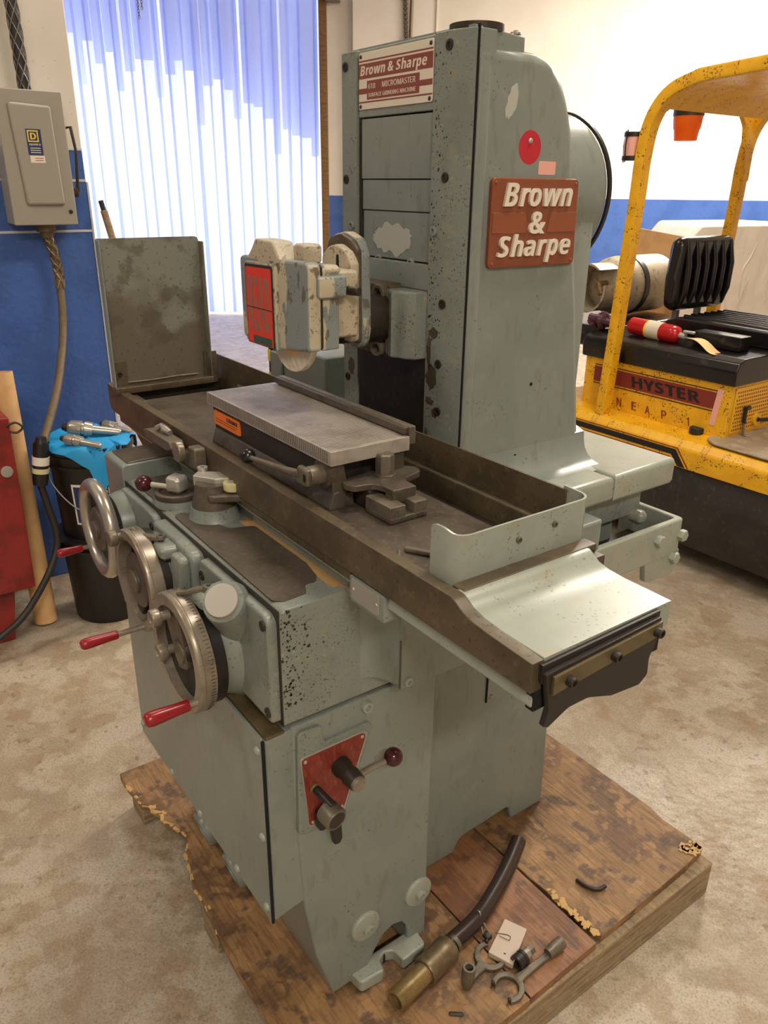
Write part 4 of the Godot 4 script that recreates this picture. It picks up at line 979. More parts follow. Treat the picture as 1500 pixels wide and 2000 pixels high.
func wheelhead():
	# slide on the ways
	var s := part("slide", MB.new().prism(P([-0.272, -0.345, -0.272, -0.298, -0.258, -0.296, -0.250, -0.288, -0.238, -0.286, -0.228, -0.295, -0.212, -0.296, -0.204, -0.304, -0.194, -0.310, -0.193, -0.345]), 1.292, 1.418, T(FY), 0.006), "paint_worn")
	part("cover", MB.new().span(V(-0.41, 1.418, -0.35), V(-0.193, 1.4645, -0.334), 0.002), "paint", s)
	part("slide_side", MB.new().span(V(-0.40, 1.285, -0.345), V(-0.270, 1.425, -0.305), 0.006), "brown_steel", s)
	for p in [[-0.285, 1.409], [-0.288, 1.303]]: part("clamp_bolt", MB.new().screw(V(p[0] - 0.006, p[1], -0.307), V(0.3, 0, 1), 0.016, 0.022, 20), "steel_dull", s)
	part("spindle_flange", MB.new().prism(rp([-0.362, 1.312, -0.252, 1.312, -0.244, 1.35, -0.248, 1.48, -0.262, 1.508, -0.30, 1.520, -0.345, 1.512, -0.362, 1.48], [0.03, 0.03, 0.02, 0.02, 0.03, 0.04, 0.03, 0.02]), -0.246, -0.225, T(FZ), 0.004), "paint_guard")
	part("spindle", MB.new().lathe([Vector2(0, -0.33), Vector2(0.046, -0.33), Vector2(0.046, -0.24), Vector2(0.042, -0.23), Vector2(0.042, -0.15), Vector2(0.02, -0.14), Vector2(0.02, -0.09), Vector2(0, -0.09)], Transform3D(FZ, V(-0.292, 1.362, 0)), 28), "cast_dark")
	part("backing_block", MB.new().prism(rp([-0.352, 1.325, -0.245, 1.325, -0.247, 1.490, -0.262, 1.506, -0.30, 1.517, -0.338, 1.509, -0.352, 1.48], [0.01, 0.01, 0.01, 0.02, 0.03, 0.02, 0.01]), -0.226, -0.214, T(FZ), 0.003), "brown_steel")
	var g := part("guard_mount", MB.new().prism(rp([-0.338, 1.33, -0.239, 1.33, -0.239, 1.468, -0.254, 1.488, -0.285, 1.500, -0.315, 1.494, -0.338, 1.476], [0.01, 0.01, 0.01, 0.02, 0.03, 0.02, 0.01]), -0.216, -0.196, T(FZ), 0.005), "paint_cream")
	part("slot", MB.new().prism(rp([-0.286, 1.430, -0.276, 1.430, -0.278, 1.482, -0.284, 1.482], 0.003), -0.197, -0.1945, T(FZ)), "void", g)
	part("screw", MB.new().screw(V(-0.280, 1.444, -0.196), V(0.4, 0, 1), 0.010, 0.022), "cast_dark", g)
	part("stud", MB.new().cyl(V(-0.215, 1.428, -0.166), V(-0.182, 1.428, -0.176), 0.0075), "cast_dark", g)
	# wheel guard
	var w := part("wheel_guard", MB.new().prism(rp([-0.452, 1.322, -0.385, 1.318, -0.30, 1.318, -0.200, 1.330, -0.198, 1.478, -0.452, 1.474], [0.012, 0, 0, 0.008, 0.016, 0.014]), -0.112, -0.084, T(FZ), 0.009), "paint_guard")
	part("rear_half", MB.new().prism(rp([-0.445, 1.36, -0.420, 1.335, -0.38, 1.40, -0.24, 1.40, -0.225, 1.330, -0.2, 1.330, -0.199, 1.472, -0.445, 1.470], [0.01, 0.004, 0.03, 0.03, 0.004, 0.004, 0.012, 0.012]), -0.146, -0.111, T(FZ), 0.004), "paint_guard", w)
	part("seam", MB.new().prism(rp([-0.445, 1.40, -0.1972, 1.330, -0.1972, 1.474, -0.445, 1.471], 0.008), -0.1115, -0.1085, T(FZ)), "cast_dark", w)
	part("front_raise", MB.new().prism(rp([-0.425, 1.320, -0.302, 1.316, -0.302, 1.468, -0.425, 1.466], [0.004, 0.004, 0.014, 0.014]), -0.088, -0.078, T(FZ), 0.004), "paint_guard", w)
	part("hump", MB.new().prism(rp([-0.425, 1.468, -0.290, 1.468, -0.302, 1.484, -0.318, 1.505, -0.385, 1.507, -0.400, 1.490], [0, 0, 0.01, 0.012, 0.012, 0.012]), -0.125, -0.084, T(FZ), 0.006), "paint_cream", w)
	part("lug", MB.new().span(V(-0.290, 1.470, -0.145), V(-0.248, 1.503, -0.108), 0.005), "paint_cream", w)
	part("side_block", MB.new().span(V(-0.225, 1.418, -0.158), V(-0.190, 1.456, -0.100), 0.005), "paint_guard", w)
	part("side_cap", MB.new().span(V(-0.225, 1.455, -0.150), V(-0.197, 1.472, -0.115), 0.006), "paint_cream", w)
	part("arm", MB.new().span(V(-0.33, 1.345, -0.20), V(-0.215, 1.46, -0.14), 0.006), "paint_cream", w)
	var r := part("guard_plate", MB.new().prism(rp([-0.414, 1.318, -0.310, 1.318, -0.310, 1.464, -0.414, 1.462], [0.001, 0.001, 0.006, 0.006]), -0.079, -0.076, T(FZ), 0.0006), "cast_dark")
	part("face", MB.new().prism(rp([-0.411, 1.320, -0.313, 1.320, -0.313, 1.459, -0.411, 1.457], [0.001, 0.001, 0.005, 0.005]), -0.0762, -0.0756, T(FZ)), "guard_red", r)
	part("green_band", MB.new().span(V(-0.390, 1.321, -0.0758), V(-0.318, 1.335, -0.0752), 0.0), "guard_green", r)
	letters("lettering", "READ", "guard_grey", Transform3D(FZ, V(-0.402, 1.344, -0.0756)), 0.082, 0.098, 0.0005, 0.0, true, r)
	part("line", MB.new().span(V(-0.410, 1.385, -0.0754), V(-0.314, 1.3865, -0.0750), 0.0), "ink", r)
	var gw := part("grinding_wheel", MB.new().lathe([Vector2(0, -0.116), Vector2(0.072, -0.116), Vector2(0.0795, -0.115), Vector2(0.0800, -0.113), Vector2(0.0800, -0.104), Vector2(0.079, -0.1025), Vector2(0.05, -0.1020), Vector2(0, -0.1020)], Transform3D(FZ, V(-0.297, 1.358, 0)), 64), "wheel_grit")
	part("blotter", MB.new().lathe([Vector2(0, -0.103), Vector2(0.050, -0.103), Vector2(0.050, -0.1008), Vector2(0, -0.1008)], Transform3D(FZ, V(-0.297, 1.358, 0)), 40), "tag_paper", gw)

func grinder():
	thing("surface_grinder", "grey green surface grinding machine with tall column and three handwheels on the skid", "grinder", V(-0.27, 0.12, -0.2))
	grinder_base()
	gearbox()
	handwheels()
	table()
	column()
	wheelhead()

func chuck():
	thing("magnetic_chuck", "flat steel magnetic chuck with a black body, lever and orange label on the grinder table", "chuck", V(-0.23, 1.122, -0.076))
	var p := part("top_plate", MB.new().span(V(-0.457, 1.1965, -0.152), V(0, 1.22, 0), 0.0008), "ground_steel")
	var m := MB.new()
	for i in 74: m.span(V(-0.450 + i * 0.006, 1.200, -0.0005), V(-0.4485 + i * 0.006, 1.2195, 0.0004), 0.0)
	part("pole_lines", m, "cast", p).set_meta("kind", "stuff")
	m = MB.new()
	for i in 74: m.span(V(-0.450 + i * 0.006, 1.2195, -0.14), V(-0.4494 + i * 0.006, 1.2203, -0.004), 0.0)
	part("pole_lines", m, "steel_dull", p).set_meta("kind", "stuff")
	var b := part("body", MB.new().prism(rp([-0.012, 1.122, -0.010, 1.156, -0.007, 1.197, -0.146, 1.197, -0.143, 1.122], 0.003), -0.450, -0.030, T(FX), 0.002), "black_steel")
	part("end_block", MB.new().prism(rp([-0.008, 1.122, -0.006, 1.197, -0.028, 1.197, -0.036, 1.15, -0.046, 1.145, -0.046, 1.122], 0.003), -0.05, -0.006, T(FX), 0.002), "cast", b)
	part("end_block", MB.new().span(V(-0.05, 1.122, -0.148), V(-0.006, 1.1965, -0.120), 0.003), "cast", b)
	part("end_sill", MB.new().span(V(-0.05, 1.142, -0.130), V(-0.006, 1.158, -0.03), 0.003), "cast", b)
	part("foot_strip", MB.new().prism(rp([0.002, 1.122, -0.008, 1.150, -0.03, 1.152, -0.03, 1.122], 0.003), -0.445, -0.004, T(FX), 0.002), "cast", b)
	part("boss", MB.new().lathe([Vector2(0, -0.01), Vector2(0.026, -0.01), Vector2(0.025, 0.0), Vector2(0, 0.0)], Transform3D(FZ, V(-0.030, 1.178, -0.002)), 28), "cast", b)
	var l := part("lever", MB.new().lathe([Vector2(0, -0.004), Vector2(0.0165, -0.004), Vector2(0.0165, 0.020), Vector2(0.0150, 0.022), Vector2(0, 0.022)], Transform3D(FZ, V(-0.034, 1.175, 0)), 28), "steel_dull")
	part("hub", MB.new().box(V(-0.040, 1.175, 0.024), V(0.032, 0.030, 0.014), 0.004), "steel_dull", l)
	part("pin_hole", MB.new().span(V(-0.032, 1.170, 0.031), V(-0.026, 1.182, 0.0318), 0.0), "void", l)
	part("arm", MB.new().tube([V(-0.048, 1.176, 0.026), V(-0.09, 1.172, 0.030), V(-0.15, 1.168, 0.036), V(-0.196, 1.165, 0.040)], [0.0072, 0.0056, 0.005, 0.0042], 10), "steel_dull", l)
	part("knob", MB.new().ball(V(-0.206, 1.165, 0.040), 0.0135), "black_knob", l)
	var r := part("back_rail", MB.new().span(V(-0.446, 1.205, -0.166), V(-0.002, 1.2355, -0.1525), 0.0015), "steel_dull")
	part("lip", MB.new().span(V(-0.446, 1.222, -0.154), V(-0.006, 1.2345, -0.144), 0.0015), "cast", r)
	var t := part("label_plate", MB.new().prism(rp([-0.440, 1.160, -0.330, 1.160, -0.330, 1.188, -0.440, 1.188], 0.002), -0.009, -0.0050, T(FZ), 0.0004), "orange_label")
	letters("lettering", "CERAMAX", "ink", Transform3D(FZ, V(-0.384, 1.1765, -0.005)), 0.048, 0.0075, 0.0004, 0.1, true, t)
	part("line", MB.new().span(V(-0.434, 1.1720, -0.0052), V(-0.336, 1.1730, -0.0048), 0.0), "ink", t)
	part("line", MB.new().span(V(-0.434, 1.1675, -0.0052), V(-0.345, 1.1685, -0.0048), 0.0), "ink", t)
	# strap clamp with its nut, and the slotted block in front of it
	thing("strap_clamp", "curved steel strap clamp with a tall hex nut holding the chuck's right end", "clamp", V(0.03, 1.122, -0.09))
	part("strap", MB.new().prism(rp([0.000, -0.020, 0.022, -0.026, 0.030, -0.060, 0.046, -0.066, 0.072, -0.066, 0.074, -0.110, 0.044, -0.112, 0.034, -0.120, 0.024, -0.158, 0.002, -0.166, -0.016, -0.150, -0.022, -0.09, -0.014, -0.03], [0.014, 0.014, 0.012, 0.008, 0.003, 0.003, 0.008, 0.012, 0.016, 0.016, 0.016, 0.02, 0.014]), 1.156, 1.1665, T(FY), 0.003), "cast")
	part("nose", MB.new().span(V(0.048, 1.142, -0.111), V(0.073, 1.166, -0.067), 0.003), "cast")
	part("base", MB.new().span(V(-0.012, 1.122, -0.135), V(0.03, 1.157, -0.05), 0.004), "cast_dark")
	part("nut", MB.new().lathe([Vector2(0, 0), Vector2(0.019, 0), Vector2(0.019, 0.003), Vector2(0.0155, 0.004), Vector2(0.0155, 0.034), Vector2(0.013, 0.037), Vector2(0, 0.037)], Transform3D(FY, V(0.006, 1.166, -0.098)), 6), "steel_dull")
	thing("slotted_block", "low steel block with a slot cut along it on the table by the strap clamp", "block", V(0.06, 1.122, -0.08))
	part("base", MB.new().span(V(0.028, 1.122, -0.116), V(0.096, 1.1325, -0.044), 0.002), "cast")
	part("jaw", MB.new().span(V(0.028, 1.130, -0.074), V(0.095, 1.150, -0.0445), 0.0015), "steel_dull")
	part("jaw", MB.new().span(V(0.028, 1.130, -0.1155), V(0.095, 1.150, -0.090), 0.0015), "steel_dull")
	solo("steel_pin", MB.new().box(V(0.196, 1.126, -0.020), V(0.042, 0.008, 0.010), 0.002, Basis(Vector3.UP, 0.55)), "steel_dull", "short grooved steel pin lying on the table floor before the end guard", "pin", V(0.196, 1.122, -0.02))
	solo("steel_shim", MB.new().box(V(0.185, 1.124, 0.006), V(0.022, 0.004, 0.004), 0.001, Basis(Vector3.UP, -0.6)), "steel_dull", "thin sliver of steel beside the grooved pin at the table's front edge", "shim", V(0.185, 1.122, 0.006))
func forklift():
	thing("forklift", "yellow forklift with an overhead guard and black seat behind the grinder", "forklift", V(-0.9, 0, -2.9))
	part("counterweight", MB.new().prism(rp([-3.32, 0.475, -2.365, 0.475, -2.345, 0.36, -2.352, 0.22, -2.40, 0.095, -3.32, 0.095], [0, 0.02, 0.1, 0.1, 0.05, 0]), -1.78, 0.35, T(FX), 0.01), "counterweight")
	for x in [-1.45, 0.1]: part("tyre", MB.new().lathe([Vector2(0, -0.11), Vector2(0.19, -0.11), Vector2(0.21, -0.09), Vector2(0.21, 0.09), Vector2(0.19, 0.11), Vector2(0, 0.11)], Transform3D(FZ, V(x, 0.21, -2.75)), 32), "rubber")
	var l := part("side_frame", MB.new().prism(rp([-3.32, 0.605, -2.475, 0.605, -2.385, 0.592, -2.350, 0.562, -2.350, 0.474, -3.32, 0.474], [0, 0, 0.02, 0.03, 0.004, 0]), -1.80, 0.35, T(FX), 0.004), "yellow")
	part("floor_plate", MB.new().prism(rp([-0.84, -2.43, -0.78, -2.385, 0.35, -2.36, 0.35, -3.3, -0.84, -3.3], [0.05, 0.05, 0, 0, 0]), 0.60, 0.612, T(FY), 0.005), "concrete", l)
	var st := func(a: Array, m: String): part("stripe", MB.new().prism(P(a), -2.3505, -2.3488, T(FZ)), m, l)
	st.call([-1.80, 0.523, -0.944, 0.523, -0.905, 0.478, -0.868, 0.478, -0.925, 0.549, -1.80, 0.549], "ink")
	st.call([-1.80, 0.555, -0.920, 0.555, -0.857, 0.478, -0.849, 0.478, -0.916, 0.559, -1.80, 0.559], "maroon_stripe")
	st.call([-1.80, 0.513, -0.950, 0.513, -0.920, 0.478, -0.928, 0.478, -0.954, 0.509, -1.80, 0.509], "maroon_stripe")
	part("fuel_cap", MB.new().cyl(V(-0.918, 0.598, -2.475), V(-0.918, 0.632, -2.475), 0.031, 24, 0.004), "rubber", l)
	# hood below the seat
	var h := part("hood", MB.new().prism(rp([-3.30, 0.60, -2.482, 0.60, -2.482, 0.86, -3.30, 0.86], 0.004), -1.58, -0.79, T(FX), 0.012), "yellow")
	var sd := func(x0, y0, x1, y1, m): part("stripe", MB.new().span(V(x0, y0, -2.4835), V(x1, y1, -2.4805), 0.0), m, h)
	sd.call(-1.52, 0.725, -0.845, 0.798, "maroon_stripe")
	sd.call(-1.52, 0.804, -0.845, 0.808, "ink")
	sd.call(-1.52, 0.714, -0.845, 0.718, "ink")
	part("reflector", MB.new().prism(P([-0.870, 0.655, -0.843, 0.655, -0.826, 0.815, -0.853, 0.815]), -2.484, -2.4795, T(FZ)), "pink_sticker", h)
	letters("lettering", "HYSTER", "ink", Transform3D(FZ, V(-1.288, 0.737, -2.4805)), 0.36, 0.048, 0.002, -0.25, true, h)
	var xs := [-1.362, -1.275, -1.198, -1.108, -0.975]
	for i in 5: letters("lettering", "NEAP1"[i], "maroon_stripe", Transform3D(FZ, V(xs[i], 0.632 - 0.002 * i, -2.481)), 0.012 if i == 4 else 0.026, 0.038, 0.0015, -0.15, false, h)
	part("vent_panel", MB.new().span(V(-0.790, 0.625, -3.25), V(-0.785, 0.825, -2.51), 0.002), "yellow_clean", h)
	var m := MB.new()
	for i in 34:
		for k in 11: m.box(V(-0.7848, 0.640 + k * 0.0165, -2.525 - i * 0.0165 - (0.008 if k % 2 else 0.0)), V(0.0008, 0.008, 0.008), 0.0)
	part("vent_holes", m, "maroon_stripe", h).set_meta("kind", "stuff")
	var t := part("hood_latch", MB.new().tube([V(-0.765, 0.735, -2.565), V(-0.765, 0.735, -2.60)], 0.010, 10), "black", h)
	t.name = "hood_latch"
	part("latch_strap", MB.new().tube([V(-0.768, 0.735, -2.575), V(-0.766, 0.69, -2.575), V(-0.764, 0.672, -2.576)], 0.009, 8), "black", h)
	part("latch_link", MB.new().tube([V(-0.764, 0.67, -2.577), V(-0.763, 0.62, -2.582), V(-0.75, 0.613, -2.59)], 0.006, 8), "mesh_wire", h)
	part("side_knob", MB.new().lathe([Vector2(0.012, 0), Vector2(0.028, 0), Vector2(0.028, 0.012), Vector2(0.012, 0.012), Vector2(0.012, 0)], MB.frame(V(-0.785, 0.665, -2.70), Vector3.RIGHT), 20), "yellow_clean", h)
	part("knob_lever", MB.new().tube([V(-0.77, 0.665, -2.70), V(-0.755, 0.66, -2.76)], 0.008, 8), "cast_dark", h)
	part("seat_deck", MB.new().prism(rp([-3.28, 0.838, -2.470, 0.838, -2.464, 0.90, -2.478, 0.935, -2.52, 0.950, -3.28, 0.955], [0.0, 0.008, 0.03, 0.02, 0.03, 0]), -1.60, -0.775, T(FX), 0.014), "vinyl_dusty")
	# seat
	var sc := part("seat_cushion", MB.new().prism(rp([-1.36, 0.952, -0.70, 0.952, -0.68, 0.995, -0.72, 1.030, -1.30, 1.035, -1.38, 1.01], 0.02), -3.20, -2.78, T(FZ), 0.02), "vinyl")
	for i in 7: part("rib", MB.new().tube([V(-1.30, 1.034, -3.16 + i * 0.055), V(-1.0, 1.033, -3.16 + i * 0.055), V(-0.74, 1.028, -3.16 + i * 0.055)], 0.010, 8), "vinyl", sc)
	var b := part("seat_back", MB.new().prism(rp([-3.21, 1.055, -2.77, 1.055, -2.755, 1.20, -2.77, 1.395, -3.21, 1.395, -3.225, 1.20], [0.06, 0.06, 0.1, 0.055, 0.055, 0.1], 6), -1.40, -1.325, T(FX), 0.03), "vinyl")
	for i in 6: part("rib", MB.new().tube([V(-1.332, 1.075, -2.815 - i * 0.07), V(-1.312, 1.15, -2.815 - i * 0.07), V(-1.310, 1.27, -2.815 - i * 0.07), V(-1.330, 1.375, -2.815 - i * 0.07)], [0.010, 0.016, 0.016, 0.010], 8), "vinyl", b)
	part("seat_post", MB.new().tube([V(-1.40, 1.06, -2.90), V(-1.40, 0.95, -2.90)], 0.018, 8), "mesh_wire", b)
	part("seat_post", MB.new().tube([V(-1.40, 1.06, -3.08), V(-1.40, 0.95, -3.08)], 0.018, 8), "mesh_wire", b)
	# overhead guard: near leg and rail, far leg and rail, roof panel between
	var rail := func(z, dx):
		var pts := spl([V(-1.395 + dx, 0.595, z), V(-1.377 + dx, 0.911, z), V(-1.366 + dx, 1.167, z), V(-1.349 + dx, 1.55, z), V(-1.345 + dx, 1.72, z), V(-1.322 + dx, 1.860, z), V(-1.255 + dx, 1.955, z), V(-1.146 + dx, 2.0, z), V(-1.0 + dx * 0.5, 2.017, z), V(-0.2, 2.06, z), V(0.3, 2.06, z)], 5)
		var rings := []
		for i in pts.size():
			var d: Vector3 = (pts[mini(i + 1, pts.size() - 1)] - pts[maxi(i - 1, 0)]).normalized()
			var n := d.cross(V(0, 0, 1)).normalized()
			var ring := []
			for q in rp([-0.026, -0.030, 0.026, -0.030, 0.026, 0.030, -0.026, 0.030], 0.012, 2): ring.append(pts[i] + n * q.x + V(0, 0, 1) * q.y)
			rings.append(ring)
		return MB.new().loft(rings)
	part("guard_rail", rail.call(-2.42, 0.0), "yellow")
	part("guard_rail", rail.call(-3.30, -0.075), "yellow")
	var pts := spl([V(-1.285, 1.905, 0), V(-1.23, 1.95, 0), V(-1.14, 1.98, 0), V(-1.0, 1.998, 0), V(-0.2, 2.04, 0), V(0.3, 2.045, 0)], 5)
	var rings := []
	for p in pts:
		rings.append([V(p.x, p.y, -2.43), V(p.x, p.y + 0.028, -2.43), V(p.x, p.y + 0.028, -3.29), V(p.x, p.y, -3.29)])
	part("roof_panel", MB.new().loft(rings), "yellow")
	for s in [[-3.28, 1.0]]:
		var w: float = s[1]
		var z0: float = s[0]
		var y0 := 1.64 if w > 0.0 else 1.78
		var yt := 1.99 if w > 0.0 else 1.91
		part("web", MB.new().prism(rp([z0 - w * 0.02, y0, z0 + w * 0.03, y0, z0 + w * 0.045, y0 * 0.5 + 0.92, z0 + w * 0.075, yt - 0.11, z0 + w * 0.13, yt - 0.055, z0 + w * 0.25, yt - 0.03, z0 + w * 0.25, yt, z0 - w * 0.02, yt], [0.01, 0.02, 0.06, 0.06, 0.06, 0.02, 0, 0]), (-1.40 if w > 0.0 else -1.31), (-1.375 if w > 0.0 else -1.29), T(FX), 0.004), "yellow")
	# beacon under the roof, work lamp on the near leg
	var bc := part("beacon", MB.new().lathe([Vector2(0, 0.0), Vector2(0.05, 0.0), Vector2(0.056, 0.045), Vector2(0.060, 0.05), Vector2(0.066, 0.105), Vector2(0, 0.105)], Transform3D(FY, V(-1.46, 1.808, -2.86)), 28), "amber")
	part("base", MB.new().lathe([Vector2(0, 0), Vector2(0.068, 0), Vector2(0.068, 0.035), Vector2(0.055, 0.04), Vector2(0, 0.04)], Transform3D(FY, V(-1.46, 1.910, -2.86)), 28), "black", bc)
	part("bracket", MB.new().span(V(-1.53, 1.948, -2.92), V(-1.34, 1.955, -2.82), 0.001), "black", bc)
	part("cable", MB.new().tube(spl([V(-1.53, 1.97, -2.86), V(-1.58, 1.90, -2.80), V(-1.52, 1.80, -2.65), V(-1.40, 1.80, -2.47)]), 0.003, 5), "black", bc)
	var wl := part("work_lamp", MB.new().lathe([Vector2(0, 0), Vector2(0.032, 0), Vector2(0.036, 0.012), Vector2(0.036, 0.09), Vector2(0.032, 0.105), Vector2(0, 0.105)], Transform3D(FY, V(-1.408, 1.715, -2.42)), 20), "pink_sticker")
	for y in [1.712, 1.805]: part("cap", MB.new().cyl(V(-1.408, y, -2.42), V(-1.408, y + 0.018, -2.42), 0.039, 20), "black", wl)
	for a in 4: part("cage", MB.new().tube([V(-1.408 + 0.04 * cos(a * 1.57), 1.705, -2.42 + 0.04 * sin(a * 1.57)), V(-1.408 + 0.046 * cos(a * 1.57), 1.77, -2.42 + 0.046 * sin(a * 1.57)), V(-1.408 + 0.04 * cos(a * 1.57), 1.83, -2.42 + 0.04 * sin(a * 1.57))], 0.003, 5), "black", wl)
	# gas tank across the back, strapped to its cradle
	part("tank_cradle", MB.new().span(V(-2.05, 0.85, -3.3), V(-1.60, 0.955, -2.62), 0.01), "vinyl_dusty")
	thing("gas_tank", "grey steel gas tank lying crosswise behind the forklift seat, collar towards the grinder", "tank", V(-1.87, 0.955, -3.0))
	var o := V(-1.845, 1.118, 0)
	part("shell", MB.new().lathe([Vector2(0, -2.86), Vector2(0.06, -2.862), Vector2(0.115, -2.885), Vector2(0.145, -2.93), Vector2(0.152, -2.98), Vector2(0.152, -3.30), Vector2(0.12, -3.38), Vector2(0, -3.40)], Transform3D(FZ, o), 40), "tank")
	part("collar", MB.new().lathe([Vector2(0.116, -2.91), Vector2(0.122, -2.91), Vector2(0.122, -2.745), Vector2(0.126, -2.735), Vector2(0.116, -2.735), Vector2(0.116, -2.91)], Transform3D(FZ, o), 36, 0.9, TAU + 0.2), "tank")
	part("valve", MB.new().tube([o + V(0.03, 0.02, -2.86), o + V(0.03, 0.02, -2.80), o + V(0.06, -0.03, -2.79)], 0.016, 10), "brass")
	part("fitting", MB.new().tube([o + V(0.105, -0.02, -2.85), o + V(0.128, -0.055, -2.84)], 0.012, 10), "galv")
	part("strap", MB.new().lathe([Vector2(0.151, -3.03), Vector2(0.157, -3.03), Vector2(0.157, -3.065), Vector2(0.151, -3.065), Vector2(0.151, -3.03)], Transform3D(FZ, o), 40), "black")
	# loose things on the seat deck
	thing("fire_extinguisher", "small red fire extinguisher lying on the black forklift deck", "extinguisher", V(-1.28, 0.955, -2.60))
	var f := MB.frame(V(-1.425, 0.994, -2.60), V(1, -0.02, 0.06))
	part("cylinder", MB.new().lathe([Vector2(0, 0), Vector2(0.034, 0.0), Vector2(0.040, 0.006), Vector2(0.041, 0.24), Vector2(0.036, 0.265), Vector2(0.016, 0.28), Vector2(0, 0.28)], f, 28), "ext_red")
	part("label_band", MB.new().lathe([Vector2(0.0405, 0.11), Vector2(0.0416, 0.11), Vector2(0.0416, 0.185), Vector2(0.0405, 0.185)], f, 28), "paper")
	part("yellow_band", MB.new().lathe([Vector2(0.0406, 0.102), Vector2(0.0417, 0.102), Vector2(0.0417, 0.112), Vector2(0.0406, 0.112)], f, 28), "label_yellow")
	part("valve", MB.new().cyl(f * V(0, 0, 0.275), f * V(0, 0, 0.31), 0.014), "alu")
	part("handle", MB.new().box(f * V(0.0, 0.022, 0.325), V(0.055, 0.012, 0.018), 0.003), "alu")
	part("handle", MB.new().box(f * V(0.0, -0.004, 0.33), V(0.06, 0.008, 0.016), 0.003), "mesh_wire")
	var tg := []
	for k in 9:
		var t2 := k / 8.0
		var c := V(-1.075 + 0.17 * t2, 0.987 - 0.028 * sin(t2 * 1.5) + 0.012 * sin(t2 * 5.0), -2.575 + 0.05 * t2)
		tg.append([c + V(0.01, 0, -0.024), c + V(-0.01, 0.0, 0.024), c + V(-0.01, 0.0015, 0.024), c + V(0.01, 0.0015, -0.024)])
	solo("paper_tag", MB.new().loft(tg), "tag_paper", "curled tan paper tag hanging off the fire extinguisher's valve", "tag", V(-1.0, 0.96, -2.55))
	solo("black_case", MB.new().span(V(-1.10, 0.954, -2.70), V(-0.87, 1.015, -2.615), 0.004), "vinyl_dusty", "flat black case with square edges lying in front of the forklift seat cushion", "case", V(-0.98, 0.952, -2.66))
	var g := RandomNumberGenerator.new(); g.seed = 12
	var cm := MB.new()
	for k in 7:
		var q := []
		for j in 5: q.append(V(-1.60 + g.randf_range(-0.06, 0.07), 0.975 + g.randf_range(-0.01, 0.045), -2.60 + g.randf_range(-0.05, 0.05)))
		cm.tube(spl(q, 5), g.randf_range(0.010, 0.020), 7)
	solo("purple_rag", cm, "cloth", "crumpled dull purple rag on the deck below the gas tank's collar", "rag", V(-1.60, 0.955, -2.6))
	solo("cardboard_sheet", MB.new().box(V(-2.07, 0.685, -3.56), V(0.36, 1.37, 0.01), 0.002, Basis(V(0, 0, 1), -0.10)), "card", "tall tan cardboard sheet standing on the floor behind the gas tank", "cardboard", V(-2.07, 0.0, -3.56))
	solo("cardboard_flap", MB.new().box(V(-1.985, 1.03, -2.80), V(0.01, 0.14, 0.16), 0.002, Basis(V(0, 1, 0), 0.6)), "card", "tan cardboard flap sticking out below the left end of the gas tank's collar", "cardboard", V(-1.985, 0.96, -2.8))
	# wrapped load by the wall
	var lo := MB.new()
	var fr := Transform3D(Basis(ALONG, Vector3.UP, VIEW), R(0, 0, 0))
	lo.prism(rp([2.05, 0.0, 3.9, 0.0, 3.9, 1.40, 3.2, 1.375, 2.7, 1.392, 2.4, 1.385, 2.12, 1.38, 2.06, 1.30], [0.02, 0.02, 0.1, 0.1, 0.1, 0.05, 0.06, 0.03]), 5.6, 6.5, fr, 0.05)
	thing("wrapped_load", "tall white load wrapped in clear plastic film behind the forklift seat", "load", R(2.8, 0, 6.0))
	part("bale", lo, "wrap")
	var fg := RandomNumberGenerator.new(); fg.seed = 9
	for i in 14:
		var a := R(fg.randf_range(2.15, 3.0), fg.randf_range(0.75, 1.3), 5.598)
		var ang := fg.randf_range(-1.9, -0.9)
		var q := []
		for k in 5: q.append(a + ALONG * cos(ang) * 0.06 * k + V(0, sin(ang) * 0.06 * k, 0) + ALONG * fg.randf_range(-0.01, 0.01))
		part("film_fold", MB.new().tube(spl(q, 3), [0.001, 0.002, 0.003, 0.004, 0.004, 0.004, 0.004, 0.004, 0.004, 0.003, 0.003, 0.002, 0.001], 5), "wrap")

